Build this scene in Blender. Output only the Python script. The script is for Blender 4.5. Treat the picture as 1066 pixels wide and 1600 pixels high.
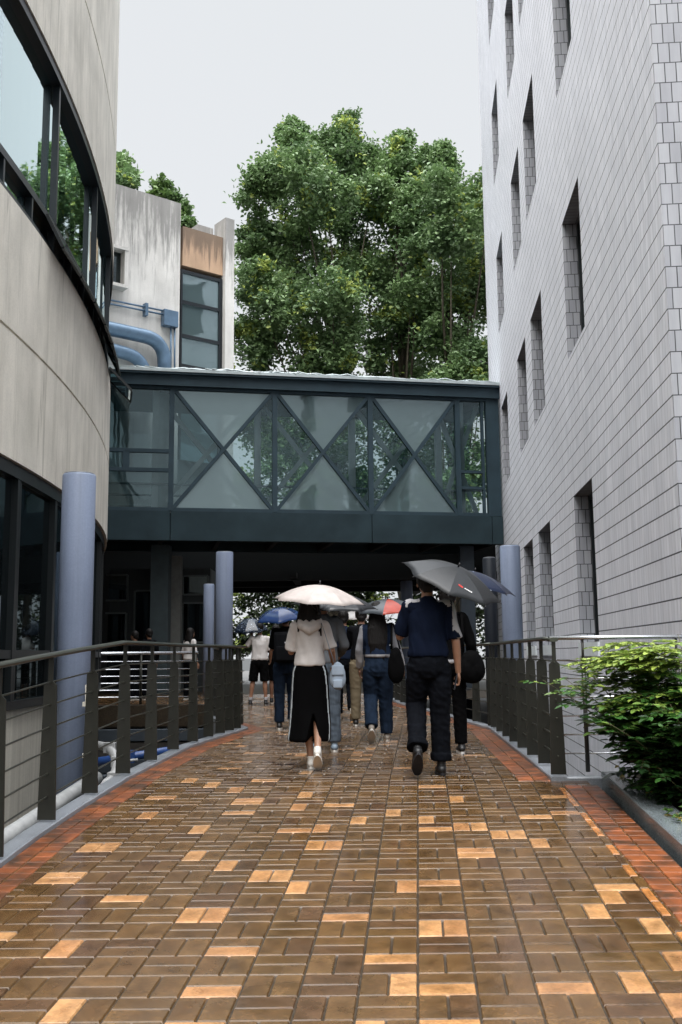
import bpy, bmesh, math, random
import numpy as np
from mathutils import Vector, Matrix, noise

for o in list(bpy.data.objects): bpy.data.objects.remove(o)
S = bpy.context.scene; COL = S.collection
rad = math.radians

# ---------------------------------------------------------------- camera
F = 1550.0; P = rad(8.17); PHI = 0.0100; EYE = 1.03      # focal length in photo pixels, pitch, roll, eye height over the flat deck
fw = Vector((0, math.cos(P), math.sin(P))); r0 = Vector((1, 0, 0)); u0 = Vector((0, -math.sin(P), math.cos(P)))
RR = r0*math.cos(PHI) - u0*math.sin(PHI); UU = u0*math.cos(PHI) + r0*math.sin(PHI)
cam = bpy.data.cameras.new("camera"); co = bpy.data.objects.new("camera", cam); COL.objects.link(co)
cam.sensor_fit = 'VERTICAL'; cam.sensor_height = 36; cam.lens = F/1600*36; cam.clip_start = .05; cam.clip_end = 3000
co.matrix_world = Matrix(((RR.x, UU.x, -fw.x, 0), (RR.y, UU.y, -fw.y, 0), (RR.z, UU.z, -fw.z, EYE), (0, 0, 0, 1)))
S.camera = co

# ---------------------------------------------------------------- sky, sun, exposure (overcast, rain)
W = bpy.data.worlds.new("World"); S.world = W; W.use_nodes = True
nt = W.node_tree; nt.nodes.clear()
sky = nt.nodes.new('ShaderNodeTexSky'); sky.sky_type = 'NISHITA'; sky.sun_disc = False
sky.sun_elevation = rad(58); sky.sun_rotation = rad(200); sky.air_density = 1.0; sky.dust_density = 4; sky.ozone_density = 1
hsv = nt.nodes.new('ShaderNodeHueSaturation'); hsv.inputs['Saturation'].default_value = .25
mx = nt.nodes.new('ShaderNodeMix'); mx.data_type = 'RGBA'; mx.inputs[0].default_value = .80
mx.inputs[7].default_value = (7.5, 7.75, 8.0, 1)          # even cloud layer
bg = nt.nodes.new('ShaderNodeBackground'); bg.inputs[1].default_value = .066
wo = nt.nodes.new('ShaderNodeOutputWorld')
nt.links.new(sky.outputs[0], hsv.inputs['Color']); nt.links.new(hsv.outputs[0], mx.inputs[6])
# added brightness overhead, out of view, well beyond the low sky, lights the walls
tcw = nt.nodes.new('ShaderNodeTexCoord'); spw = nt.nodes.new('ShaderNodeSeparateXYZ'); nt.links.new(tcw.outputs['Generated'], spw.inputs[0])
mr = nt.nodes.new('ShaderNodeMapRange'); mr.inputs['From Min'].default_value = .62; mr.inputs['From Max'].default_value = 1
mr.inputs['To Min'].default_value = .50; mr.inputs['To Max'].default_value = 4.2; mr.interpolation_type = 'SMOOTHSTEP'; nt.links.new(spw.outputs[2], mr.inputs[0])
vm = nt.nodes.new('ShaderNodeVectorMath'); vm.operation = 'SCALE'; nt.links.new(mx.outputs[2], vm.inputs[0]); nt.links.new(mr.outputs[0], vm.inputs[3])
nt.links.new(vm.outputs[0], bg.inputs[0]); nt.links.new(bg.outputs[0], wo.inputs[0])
sl = bpy.data.lights.new("sun", 'SUN'); sl.energy = 1.0; sl.angle = rad(60); sl.color = (1, .97, .93)
so = bpy.data.objects.new("sun", sl); COL.objects.link(so)
so.rotation_euler = (rad(32), 0, rad(-15))
S.view_settings.view_transform = 'Standard'; S.view_settings.look = 'None'; S.view_settings.gamma = 1
S.view_settings.exposure = 1.9
try:
    S.cycles.max_bounces = 7; S.cycles.diffuse_bounces = 3; S.cycles.glossy_bounces = 4; S.cycles.transmission_bounces = 5
    S.cycles.transparent_max_bounces = 10
    S.cycles.caustics_reflective = False; S.cycles.caustics_refractive = False
except Exception: pass

# ---------------------------------------------------------------- geometry of the survey: a pixel of the photo seen as a direction
def ray(x, y):
    d = fw + RR*((x-533)/F) - UU*((y-800)/F)
    return d/d.y
def at(x, y, Y):
    d = ray(x, y); return Vector((d.x*Y, Y, EYE+d.z*Y))
def gr(x, y, z=0.0):
    d = ray(x, y); return at(x, y, (z-EYE)/d.z)
CREST = 8.6; SLOPE = .0619
def dz(Y): return 0.0 if Y >= CREST else -SLOPE*(CREST-Y)    # ramp, then flat deck
def pxy(p):
    v = Vector(p)-Vector((0, 0, EYE)); z = v.dot(fw); return Vector((533+F*v.dot(RR)/z, 800-F*v.dot(UU)/z))
def deck(x, y):
    g = gr(x, y)
    if g.y >= CREST: return g
    d = ray(x, y); return at(x, y, (-SLOPE*CREST-EYE)/(d.z-SLOPE))

# ---------------------------------------------------------------- bookkeeping
def tag(o, label=None, cat=None, group=None, kind=None):
    if label: o['label'] = label
    if cat: o['category'] = cat
    if group: o['group'] = group
    if kind: o['kind'] = kind
    return o
def empty(name, loc, label, cat, group=None, rz=0):
    o = bpy.data.objects.new(name, None); COL.objects.link(o); o.location = loc; o.rotation_euler = (0, 0, rz)
    o.empty_display_size = .2
    bpy.context.view_layer.update()
    return tag(o, label, cat, group)
def obj(name, bm, mats, parent=None, smooth=False, local=False):
    """link a bmesh (or mesh) as one object; world-space geometry is moved into the parent's frame unless local"""
    if isinstance(bm, bmesh.types.BMesh):
        me = bpy.data.meshes.new(name); bm.to_mesh(me); bm.free()
    else: me = bm
    if not isinstance(mats, (list, tuple)): mats = [mats]
    idx = None
    if len(mats) > 1:
        idx = [0]*len(me.polygons); me.polygons.foreach_get('material_index', idx)
    me.materials.clear()
    for m in mats: me.materials.append(m)
    if idx is not None: me.polygons.foreach_set('material_index', idx)
    if smooth:
        me.polygons.foreach_set('use_smooth', [True]*len(me.polygons))
    o = bpy.data.objects.new(name, me); COL.objects.link(o)
    if parent:
        o.parent = parent
        if not local:
            me.transform(world_of(parent).inverted())
    return o
def world_of(o):
    m = Matrix.LocRotScale(o.location, o.rotation_euler, o.scale)
    return world_of(o.parent) @ m if o.parent else m
def struct(name, bm, mats, **k):
    o = obj(name, bm, mats, **k); o['kind'] = 'structure'; return o
def copy_tree(o, parent=None):
    c = o.copy(); COL.objects.link(c); c.parent = parent
    for ch in [x for x in bpy.data.objects if x.parent == o]: copy_tree(ch, c)
    return c

# ---------------------------------------------------------------- mesh helpers
def box(bm, c, s, M=None, bev=0, mi=0):
    """box centred at c with full sizes s, optional 3x3/4x4 orientation M about c"""
    vs = []
    for dx in (-.5, .5):
        for dy in (-.5, .5):
            for dzz in (-.5, .5):
                v = Vector((dx*s[0], dy*s[1], dzz*s[2]))
                if M: v = M @ v
                vs.append(bm.verts.new(Vector(c)+v))
    fs = []
    for f in ((0, 1, 3, 2), (4, 6, 7, 5), (0, 4, 5, 1), (2, 3, 7, 6), (0, 2, 6, 4), (1, 5, 7, 3)):
        fc = bm.faces.new([vs[i] for i in f]); fc.material_index = mi; fs.append(fc)
    if bev:
        es = list({e for f in fs for e in f.edges})
        bmesh.ops.bevel(bm, geom=es, offset=bev, segments=2, affect='EDGES', profile=.7)
    return vs
def frame_of(t, up=Vector((0, 0, 1))):
    t = t.normalized()
    if abs(t.dot(up)) > .98: up = Vector((0, 1, 0))
    a = t.cross(up).normalized(); b = a.cross(t).normalized()
    return a, b
def bar(bm, p, q, w, h, mi=0):
    """rectangular bar from p to q; w sideways, h upwards"""
    p, q = Vector(p), Vector(q); a, b = frame_of(q-p); L = (q-p).length; t = (q-p).normalized()
    M = Matrix((a, t, b)).transposed()
    box(bm, (p+q)/2, (w, L, h), M, mi=mi)
def tube(bm, pts, r, n=10, cap=True, mi=0):
    pts = [Vector(p) for p in pts]; rs = r if isinstance(r, list) else [r]*len(pts)
    rings = []; a = None
    for i, p in enumerate(pts):
        t = (pts[min(i+1, len(pts)-1)]-pts[max(i-1, 0)])
        if t.length < 1e-9: t = Vector((0, 0, 1))
        t.normalize()
        if a is None: a, b = frame_of(t)
        else:
            a = (a-t*a.dot(t)).normalized(); b = a.cross(t).normalized()
        rr = rs[i]; rx, ry = rr if isinstance(rr, (tuple, list)) else (rr, rr)
        rings.append([bm.verts.new(p+a*math.cos(2*math.pi*k/n)*rx+b*math.sin(2*math.pi*k/n)*ry) for k in range(n)])
    for A, B in zip(rings, rings[1:]):
        for k in range(n):
            f = bm.faces.new((A[k], A[(k+1) % n], B[(k+1) % n], B[k])); f.smooth = True; f.material_index = mi
    if cap:
        bm.faces.new(rings[0][::-1]).material_index = mi; bm.faces.new(rings[-1]).material_index = mi
    return rings
def vloft(bm, rings, n=20, cap=True):
    """vertical loft: rings (cx, cy, z, rx, ry)"""
    R = [[bm.verts.new((cx+rx*math.cos(2*math.pi*k/n), cy+ry*math.sin(2*math.pi*k/n), z)) for k in range(n)] for cx, cy, z, rx, ry in rings]
    for A, B in zip(R, R[1:]):
        for k in range(n): bm.faces.new((A[k], A[(k+1) % n], B[(k+1) % n], B[k])).smooth = True
    if cap: bm.faces.new(R[0][::-1]); bm.faces.new(R[-1])
def ell(bm, c, r, M=None, n=14):
    m = Matrix.Translation(Vector(c)) @ (M.to_4x4() if M else Matrix.Identity(4)) @ Matrix.Diagonal((r[0], r[1], r[2], 1))
    bmesh.ops.create_uvsphere(bm, u_segments=n, v_segments=max(8, n*2//3), radius=1, matrix=m)
def quad(bm, a, b, c, d, mi=0, uv=None, lay=None):
    f = bm.faces.new([bm.verts.new(v) for v in (a, b, c, d)]); f.material_index = mi
    if uv and lay:
        for l, t in zip(f.loops, uv): l[lay].uv = t
    return f
def new(): return bmesh.new()

# ---------------------------------------------------------------- materials
def lin(c):
    if isinstance(c, str): c = [int(c[i:i+2], 16)/255 for i in (0, 2, 4)]
    return tuple(((v+.055)/1.055)**2.4 if v > .04045 else v/12.92 for v in c)
class N:
    def __init__(s, name):
        s.m = bpy.data.materials.new(name); s.m.use_nodes = True; s.t = s.m.node_tree; s.b = s.t.nodes['Principled BSDF']
        s.out = s.t.nodes['Material Output']
    def n(s, ty, **k):
        x = s.t.nodes.new(ty)
        for a, b in k.items(): setattr(x, a, b)
        return x
    def l(s, a, b): s.t.links.new(a, b)
    def obj(s, scale=(1, 1, 1), src='Object'):
        tc = s.n('ShaderNodeTexCoord'); mp = s.n('ShaderNodeMapping'); mp.inputs['Scale'].default_value = scale
        s.l(tc.outputs[src], mp.inputs[0]); return mp.outputs[0]
    def noise(s, vec, sc, det=4, rough=.55):
        x = s.n('ShaderNodeTexNoise'); x.inputs['Scale'].default_value = sc; x.inputs['Detail'].default_value = det
        x.inputs['Roughness'].default_value = rough
        s.l(vec, x.inputs['Vector']); return x.outputs['Fac']
    def ramp(s, fac, stops):
        x = s.n('ShaderNodeValToRGB'); e = x.color_ramp.elements
        e[0].position, e[0].color = stops[0][0], stops[0][1]+(1,) if len(stops[0][1]) == 3 else stops[0][1]
        e[1].position, e[1].color = stops[-1][0], stops[-1][1]+(1,)
        for p, c in stops[1:-1]:
            q = e.new(p); q.color = c+(1,)
        s.l(fac, x.inputs[0]); return x.outputs[0]
    def mix(s, fac, a, b, mode='MIX'):
        x = s.n('ShaderNodeMix', data_type='RGBA', blend_type=mode)
        for v, i in ((fac, 0), (a, 6), (b, 7)):
            if isinstance(v, (int, float)): x.inputs[i].default_value = v
            elif isinstance(v, tuple): x.inputs[i].default_value = v+(1,) if len(v) == 3 else v
            else: s.l(v, x.inputs[i])
        return x.outputs[2]
    def math(s, op, a, b=0.0, c=None):
        x = s.n('ShaderNodeMath', operation=op)
        for i, v in enumerate((a, b) if c is None else (a, b, c)):
            if isinstance(v, (int, float)): x.inputs[i].default_value = v
            else: s.l(v, x.inputs[i])
        return x.outputs[0]
    def col(s, c):
        if isinstance(c, tuple): s.b.inputs['Base Color'].default_value = c+(1,)
        else: s.l(c, s.b.inputs['Base Color'])
    def bump(s, h, st=.3, d=.01):
        x = s.n('ShaderNodeBump'); x.inputs['Strength'].default_value = st; x.inputs['Distance'].default_value = d
        s.l(h, x.inputs['Height']); s.l(x.outputs[0], s.b.inputs['Normal'])
    def set(s, **k):
        for a, v in k.items():
            a = a.replace('_', ' ')
            if isinstance(v, (int, float, tuple)): s.b.inputs[a].default_value = v
            else: s.l(v, s.b.inputs[a])
        return s
def G(v): return (v, v, v)
MC = {}
def simple(name, c, rough=.6, metal=0, var=.15, sc=6, bump=0, coat=0, spec=.5):
    if name in MC: return MC[name]
    x = N(name); c = lin(c); v = x.obj()
    f = x.noise(v, sc)
    x.col(x.ramp(f, [(.3, tuple(a*(1-var) for a in c)), (.7, tuple(min(1, a*(1+var)) for a in c))]))
    x.set(Roughness=rough, Metallic=metal); x.b.inputs['Coat Weight'].default_value = coat
    x.b.inputs['Specular IOR Level'].default_value = spec
    if bump: x.bump(x.noise(v, sc*6), bump, .004)
    MC[name] = x.m; return x.m

def mat_brick():
    x = N('wet_paving_brick'); at_ = x.n('ShaderNodeVertexColor', layer_name='tone')
    v = x.obj(); f = x.noise(v, 9, 5); g = x.noise(v, 60, 4, .7); big = x.noise(v, .9, 3)
    c = x.mix(1.0, at_.outputs[0], x.ramp(f, [(.25, G(.60)), (.75, G(1.35))]), 'MULTIPLY')
    c = x.mix(1.0, c, x.ramp(g, [(.3, G(.72)), (.7, G(1.25))]), 'MULTIPLY')
    x.col(c)
    r = x.math('ADD', x.math('MULTIPLY', x.ramp(big, [(.42, G(0)), (.58, G(1))]), .15), x.math('MULTIPLY', f, .20))
    x.set(Roughness=x.math('ADD', r, .05)); x.b.inputs['Specular IOR Level'].default_value = .55
    x.b.inputs['Coat Weight'].default_value = .12; x.b.inputs['Coat Roughness'].default_value = .06
    x.bump(x.math('ADD', x.math('MULTIPLY', g, .35), f), .32, .006)
    return x.m
def mat_base():
    x = N('wet_joint_sand'); v = x.obj(); f = x.noise(v, 30)
    x.col(x.ramp(f, [(.3, (.012, .008, .005)), (.7, (.05, .035, .02))])); x.set(Roughness=.35); return x.m
def mat_terracotta():
    x = N('terracotta_border_brick'); a = x.n('ShaderNodeVertexColor', layer_name='tone'); v = x.obj()
    f = x.noise(v, 5, 5, .65); g = x.noise(v, 40)
    c = x.mix(1.0, a.outputs[0], x.ramp(g, [(.3, G(.8)), (.7, G(1.2))]), 'MULTIPLY')
    c = x.mix(x.ramp(f, [(.40, G(0)), (.62, G(.9))]), c, (.03, .018, .009))
    x.col(c); x.set(Roughness=.38); x.bump(g, .3, .005); return x.m
def mat_granite(name, a, b, rough=.35):
    x = N(name); v = x.obj(); f = x.noise(v, 160, 2, .8); g = x.noise(v, 2.5, 4)
    c = x.ramp(f, [(.35, lin(a)), (.65, lin(b))])
    x.col(x.mix(1.0, c, x.ramp(g, [(.3, G(.75)), (.7, G(1.1))]), 'MULTIPLY')); x.set(Roughness=rough); return x.m
def mat_concrete(name, a, b, stain, st=.5, sc=(1, 1, .12), crack=True, top=None, rough=.75):
    """streaky cast concrete; top=(z0, z1): rain-blackened band growing towards z1"""
    x = N(name); v = x.obj(sc); f = x.noise(v, 2.6, 6, .62); v2 = x.obj(); g = x.noise(v2, 1.1, 5); h = x.noise(v2, 45, 3)
    c = x.ramp(f, [(.30, lin(a)), (.68, lin(b))])
    c = x.mix(1.0, c, x.ramp(g, [(.3, G(.86)), (.7, G(1.07))]), 'MULTIPLY')
    c = x.mix(1.0, c, x.ramp(h, [(.3, G(.93)), (.7, G(1.05))]), 'MULTIPLY')
    s2 = x.noise(x.obj((sc[0]*2.2, sc[1]*2.2, sc[2]*.7)), 2.1, 5, .7)
    c = x.mix(x.math('MULTIPLY', x.ramp(s2, [(.50, G(0)), (.74, G(1))]), st), c, lin(stain))
    if crack:
        c = x.mix(x.math('MULTIPLY', x.ramp(x.noise(x.obj((1, 1, .015)), 3.3, 2, .5), [(.493, G(0)), (.4985, G(1)), (.5015, G(1)), (.507, G(0))]), .55), c, lin(stain))
    if top:
        sp = x.n('ShaderNodeSeparateXYZ'); tc = x.n('ShaderNodeTexCoord'); x.l(tc.outputs['Object'], sp.inputs[0])
        hgt = x.math('DIVIDE', x.math('SUBTRACT', sp.outputs[2], top[0]), top[1]-top[0])
        k = x.math('ADD', hgt, x.math('MULTIPLY', x.math('SUBTRACT', x.noise(x.obj((3.6, 3.6, .30)), 2.0, 7, .70), .5), 2.4))
        c = x.mix(x.math('MULTIPLY', x.ramp(k, [(.55, G(0)), (1.0, G(1))]), .62), c, lin(top[2]))
    x.col(c); x.set(Roughness=rough); x.bump(h, .25, .004); return x.m
def mat_tile(name, vert):
    x = N(name); tc = x.n('ShaderNodeTexCoord'); sp = x.n('ShaderNodeSeparateXYZ'); x.l(tc.outputs['UV'], sp.inputs[0])
    b = x.n('ShaderNodeTexBrick'); b.offset = .5; b.inputs['Scale'].default_value = 1
    b.inputs['Brick Width'].default_value = .112; b.inputs['Row Height'].default_value = CO
    b.inputs['Mortar Size'].default_value = .0055 if vert else .0035; b.inputs['Mortar Smooth'].default_value = .1
    b.inputs['Color1'].default_value = lin('a2a4aa' if vert else 'eaebf2')+(1,); b.inputs['Color2'].default_value = lin('909299' if vert else 'dddfe7')+(1,)  # same tile, coloured darker on returns and reveals to offset strong light
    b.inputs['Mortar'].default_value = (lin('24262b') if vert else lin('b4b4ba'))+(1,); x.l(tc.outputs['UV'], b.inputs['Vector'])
    v = x.obj(); g = x.noise(v, .5, 4); h = x.noise(x.obj((3, 3, .4)), 3, 5, .6)
    c = x.mix(1.0, b.outputs[0], x.ramp(g, [(.3, G(.93)), (.7, G(1.05))]), 'MULTIPLY')
    c = x.mix(1.0, c, x.ramp(h, [(.3, G(.86)), (.7, G(1.06))]), 'MULTIPLY')
    dr = x.noise(x.obj((7, 7, .22)), 1.6, 5, .65); c = x.mix(x.math('MULTIPLY', x.ramp(dr, [(.55, G(0)), (.8, G(1))]), .35), c, lin('989aa0'))
    if not vert:
        fr = x.math('FRACT', x.math('DIVIDE', sp.outputs[1], CO))
        d = x.math('ABSOLUTE', x.math('SUBTRACT', fr, .5))
        j = x.math('GREATER_THAN', d, .466)
        c = x.mix(j, c, lin('303238')); x.bump(x.math('SUBTRACT', 1, j), .5, .01)
    x.col(c); x.set(Roughness=.5); return x.m
def mat_glass(name, tint, body, refl=.5, rough=.02, trans=0.0, wav=.02, diffuse_through=0.0):
    """window pane: mirror-like outer face over a dark or pale body, optionally see-through"""
    x = N(name); x.t.nodes.remove(x.b)
    gl = x.n('ShaderNodeBsdfGlossy'); gl.inputs['Color'].default_value = tint+(1,); gl.inputs['Roughness'].default_value = rough
    di = x.n('ShaderNodeBsdfDiffuse'); di.inputs['Color'].default_value = body+(1,)
    if diffuse_through:
        tl = x.n('ShaderNodeBsdfTranslucent'); tl.inputs[0].default_value = tuple(min(1, v*2.6) for v in body)+(1,)
        m0 = x.n('ShaderNodeMixShader'); m0.inputs[0].default_value = diffuse_through; x.l(di.outputs[0], m0.inputs[1]); x.l(tl.outputs[0], m0.inputs[2]); di = m0
    tr = x.n('ShaderNodeBsdfTransparent'); tr.inputs['Color'].default_value = (.78, .88, .90, 1)
    m1 = x.n('ShaderNodeMixShader'); m1.inputs[0].default_value = trans; x.l(di.outputs[0], m1.inputs[1]); x.l(tr.outputs[0], m1.inputs[2])
    fr = x.n('ShaderNodeFresnel'); fr.inputs[0].default_value = 1.6
    k = x.math('ADD', x.math('MULTIPLY', fr.outputs[0], 1.0), refl)
    m2 = x.n('ShaderNodeMixShader'); x.l(x.math('MINIMUM', k, 1.0), m2.inputs[0]); x.l(m1.outputs[0], m2.inputs[1]); x.l(gl.outputs[0], m2.inputs[2])
    bp = x.n('ShaderNodeBump'); bp.inputs['Strength'].default_value = wav; bp.inputs['Distance'].default_value = .05
    x.l(x.noise(x.obj(), .9, 2), bp.inputs['Height']); x.l(bp.outputs[0], gl.inputs['Normal'])
    x.l(m2.outputs[0], x.out.inputs[0]); return x.m
def mat_leaf(name, cols, rough=.45):
    x = N(name); a = x.n('ShaderNodeVertexColor', layer_name='tone')
    x.col(a.outputs[0]); x.set(Roughness=rough)
    tl = x.n('ShaderNodeBsdfTranslucent'); x.l(a.outputs[0], tl.inputs[0])
    m = x.n('ShaderNodeMixShader'); m.inputs[0].default_value = .25
    x.l(x.b.outputs[0], m.inputs[1]); x.l(tl.outputs[0], m.inputs[2]); x.l(m.outputs[0], x.out.inputs[0]); return x.m

CO = 4.53/21                                             # tile course height
m_brick = mat_brick(); m_base = mat_base(); m_terra = mat_terracotta()
m_kerb = mat_granite('granite_kerb', '6b7076', '92969c')
m_planter = mat_granite('planter_granite', '535a5e', '7c8486', .18)
m_cream = mat_concrete('cream_concrete', 'cbc7bc', 'e2ddd2', '928e82', .42, sc=(.9, .9, .30))
m_creamdark = mat_concrete('cream_concrete_lower', 'b5b0a4', 'cfcabd', '6f6a5d', .5, sc=(2.5, 2.5, .05), crack=False)
m_stain = mat_concrete('rain_stained_render', 'c6c4c0', 'dad8d4', '8f8d8b', .35, top=(13.3, 17.0, '3c3c3c'), crack=False)
m_tan = mat_concrete('peeling_tan_paint', 'b09278', 'bd9f84', '3a3732', .15, crack=False, top=(15.2, 16.5, '2f2d2b'))
m_tile = mat_tile('white_tile_wall', False); m_tilej = mat_tile('dimmed_tile', True)
m_column = mat_concrete('painted_column', '77839a', '8793ab', '565d6b', .35, sc=(1.5, 1.5, .15), crack=False, rough=.5)
m_darkframe = simple('dark_window_frame', '101416', .35, var=.1)
m_blueframe = simple('blue_grey_frame', '141b21', .35, var=.1)
m_steel = simple('bridge_steel', '2a3b44', .6, var=.15, sc=2, spec=.25)
m_girder = simple('bridge_girder', '28363c', .75, var=.22, sc=1.2, bump=.3, spec=.15)
m_post = simple('railing_plate', '25251f', .42, .3, var=.2, sc=3)
m_chrome = simple('stainless_rod', 'c4c6ca', .25, .9, var=.05)
m_rail = simple('railing_tube', '55574f', .28, .75, var=.1)
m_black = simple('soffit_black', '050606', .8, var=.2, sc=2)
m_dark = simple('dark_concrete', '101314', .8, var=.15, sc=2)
m_white = simple('white_paint', 'dfe6e8', .5, var=.06)
m_whitepipe = simple('white_pipe', '8f9090', .5, var=.25)
m_bluepipe = simple('blue_pipe', '1c3f78', .4, var=.1)
m_duct = simple('grey_blue_duct', '5c748b', .4, .3, var=.15, sc=4)
m_skyglass = mat_glass('sky_reflecting_glass', (.84, .98, 1.0), (.02, .05, .06), .60)
m_darkglass = mat_glass('dark_ground_glass', (.30, .36, .38), (.006, .008, .009), .12)
m_frost = mat_glass('frosted_teal_glass', (.55, .68, .71), (.14, .195, .205), .13, .03, .16, .16, .35)
m_clear = mat_glass('clear_teal_glass', (.45, .58, .62), (.02, .045, .05), .05, .02, .70, .14)
m_ground = simple('wet_lower_ground', '1c1e1e', .5, var=.35, sc=3)
m_soil = simple('planter_soil', '3b3320', .9, var=.5, sc=12, bump=.6)

# ================================================================ THE SETTING
bm = new(); bmesh.ops.create_grid(bm, x_segments=1, y_segments=1, size=600)
for v in bm.verts: v.co += Vector((0, 300, -1.9))
struct('ground', bm, m_ground)

# deck outline -------------------------------------------------------------
def kerbpath(px): return [deck(*p) for p in px]
Lk = [Vector((-2.06, -1, 0)), Vector((-2.05, 3.5, 0))]+kerbpath([(0, 1357), (62, 1310), (130, 1264), (200, 1220), (300, 1168), (388, 1140)])
Lk2 = [Lk[-1], Vector((-2.05, 16.6, 0)), Vector((-2.6, 22, 0))]                      # turns back, widening towards the covered court
Rk = [Vector((1.70, 8.35, 0)), Vector((1.83, 11.0, 0)), Vector((1.98, 13.7, 0)), Vector((1.62, 17.2, 0)), Vector((1.15, 20.8, 0)), Vector((1.0, 24, 0))]
for p in Lk+Lk2+Rk: p.z = dz(p.y)
def interp(path, Y):
    for a, b in zip(path, path[1:]):
        if a.y <= Y <= b.y: return a.x+(b.x-a.x)*(Y-a.y)/(b.y-a.y)
    return path[-1].x if Y > path[-1].y else path[0].x
LX = lambda Y: interp(Lk, Y) if Y < Lk[-1].y else (interp(Lk2, Y) if Y < 22 else -11.5)
RX = lambda Y: interp(Rk, Y) if Y > 8.35 else 2.05+.062*(Y-8.2)
# strip of deck slab beneath the bricks
bm = new(); ys = [-1+.5*i for i in range(76)]
prev = None
for Y in ys:
    z = dz(Y)-.008; cur = [bm.verts.new((LX(Y), Y, z)), bm.verts.new((RX(Y) if Y < 24 else 9, Y, z))]
    if prev: bm.faces.new((prev[0], prev[1], cur[1], cur[0]))
    prev = cur
for e_, X in (('l', LX), ('r', RX)):
    pv = None
    for Y in ys:
        if Y > 24: break
        a = bm.verts.new((X(Y), Y, dz(Y)-.010)); b = bm.verts.new((X(Y), Y, dz(Y)-.45))
        if pv: bm.faces.new((pv[0], a, b, pv[1]))
        pv = (a, b)
bm.normal_update()
struct('walkway_slab', bm, m_base)

# paving bricks: basket weave, one mesh ------------------------------------
KD = .0765; PC = .2325; PR = .2195; U0 = deck(653, 1600).x-KD*deck(653, 1600).y; V0 = deck(653, 1437.5).y
TAN = [(226,1270),(140,1327),(172,1326),(98,1370),(98,1377),(194,1403),(12,1461),(102,1480),(105,1597),(254,1244),(309,1300),(301,1339),(350,1353),
 (295,1429),(335,1429),(361,1486),(327,1547),(402,1369),(436,1369),(460,1386),(380,1251),(390,1256),(365,1268),(389,1268),(358,1236),(325,1223),(292,1218),
 (462,1266),(459,1295),(499,1297),(510,1288),(487,1321),(517,1321),(487,1239),(515,1256),(533,1256),(537,1432),(422,1221),(470,1209),
 (670,1227),(719,1248),(623,1267),(817,1276),(877,1246),(900,1268),(557,1285),(660,1286),(680,1293),(717,1293),(745,1288),(785,1300),(808,1305),(853,1313),
 (743,1331),(743,1337),(633,1385),(685,1379),(553,1432),(674,1450),(715,1450),(608,1498),(631,1538),(703,1548),(895,1552),(1010,1546),(942,1430),(1005,1437),
 (965,1386),(965,1392),(1058,1506),(1058,1573),(1043,1450),(583,1597),(708,1597),(460,1181),(550,1187),(569,1180),(624,1199),(364,1190)]
def cell(p):
    """brick key at a deck point: (column, row, piece)"""
    u = (p.x-KD*p.y-U0)/PC; v = (p.y-V0)/PR; i, j = math.floor(u), math.floor(v); fu, fv = u-i, v-j
    sq = (i+j) % 2 == 0
    return (i, j, int(fu > .5) if sq else int(fv > .5))
# squares sit in the column right of x=653 just below y=1437
def is_sq(i, j): return (i+j) % 2 == 1
def cell(p):
    u = (p.x-KD*p.y-U0)/PC; v = (p.y-V0)/PR; i, j = math.floor(u), math.floor(v); fu, fv = u-i, v-j
    return (i, j, int(fu > .5) if is_sq(i, j) else int(fv > .5))
tans = {cell(deck(*p)) for p in TAN}
random.seed(4)
def add_brick(bm, lay, corners, tone, g=.0035, h=.005):
    """one brick: chamfered top with its four corners (2-D) pulled in by the joint"""
    c = sum((Vector(q) for q in corners), Vector((0, 0)))/4
    t = [random.uniform(-.0007, .0007) for _ in range(4)]; dh = random.uniform(-.0006, .0006)
    O, I = [], []; kk = random.uniform(.66, .95); mid = (tone[0]*kk, tone[1]*kk*.93, tone[2]*kk*.85, 1)
    for k, q in enumerate(corners):
        e1 = (Vector(corners[(k+1) % 4])-Vector(q)).normalized(); e2 = (Vector(corners[(k-1) % 4])-Vector(q)).normalized()
        o = Vector(q)+(e1+e2)*g; i = Vector(q)+(e1+e2)*(g+.0042)
        O.append(bm.verts.new((o.x, o.y, dz(o.y)-h-.003))); I.append(bm.verts.new((i.x, i.y, dz(i.y)+dh+t[k])))
    cv = bm.verts.new((c.x, c.y, dz(c.y)+dh+.0004))
    fs = [bm.faces.new((I[k], I[(k+1) % 4], cv)) for k in range(4)]+[bm.faces.new((O[k], O[(k+1) % 4], I[(k+1) % 4], I[k])) for k in range(4)]
    for f in fs:
        f.smooth = False
        for l in f.loops: l[lay] = mid if l.vert is cv else tone
bm = new(); lay = bm.loops.layers.float_color.new('tone')
BR = [lin('5b4328'), lin('574026'), lin('523c23'), lin('5e462a'), lin('553f25'), lin('503a26')]
for j in range(int((-.5-V0)/PR)-1, int((27-V0)/PR)):
    Yc = V0+j*PR
    for i in range(-60, 60):
        xc = U0+(i+.5)*PC+KD*(Yc+PR/2)
        if xc < LX(Yc)+.02 or xc > (RX(Yc) if Yc < 23 else 3)-.02: continue
        for k in (0, 1):
            if is_sq(i, j): u1, u2, v1, v2 = i+k*.5, i+k*.5+.5, j, j+1
            else: u1, u2, v1, v2 = i, i+1, j+k*.5, j+k*.5+.5
            cs = [(U0+a*PC+KD*(V0+b*PR), V0+b*PR) for a, b in ((u1, v1), (u2, v1), (u2, v2), (u1, v2))]
            tn = (i, j, k) in tans or (Yc > 9.2 and random.random() < .035) or (Yc < 3.7 and random.random() < .04)
            c = lin(random.choice(['a57a50', 'aa8056', '9d724b', 'a67a4e'])) if tn else random.choice(BR)
            w = random.uniform(.93, 1.07)
            add_brick(bm, lay, cs, tuple(a*w for a in c)+(1,))
struct('walkway', bm, m_brick)

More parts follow.
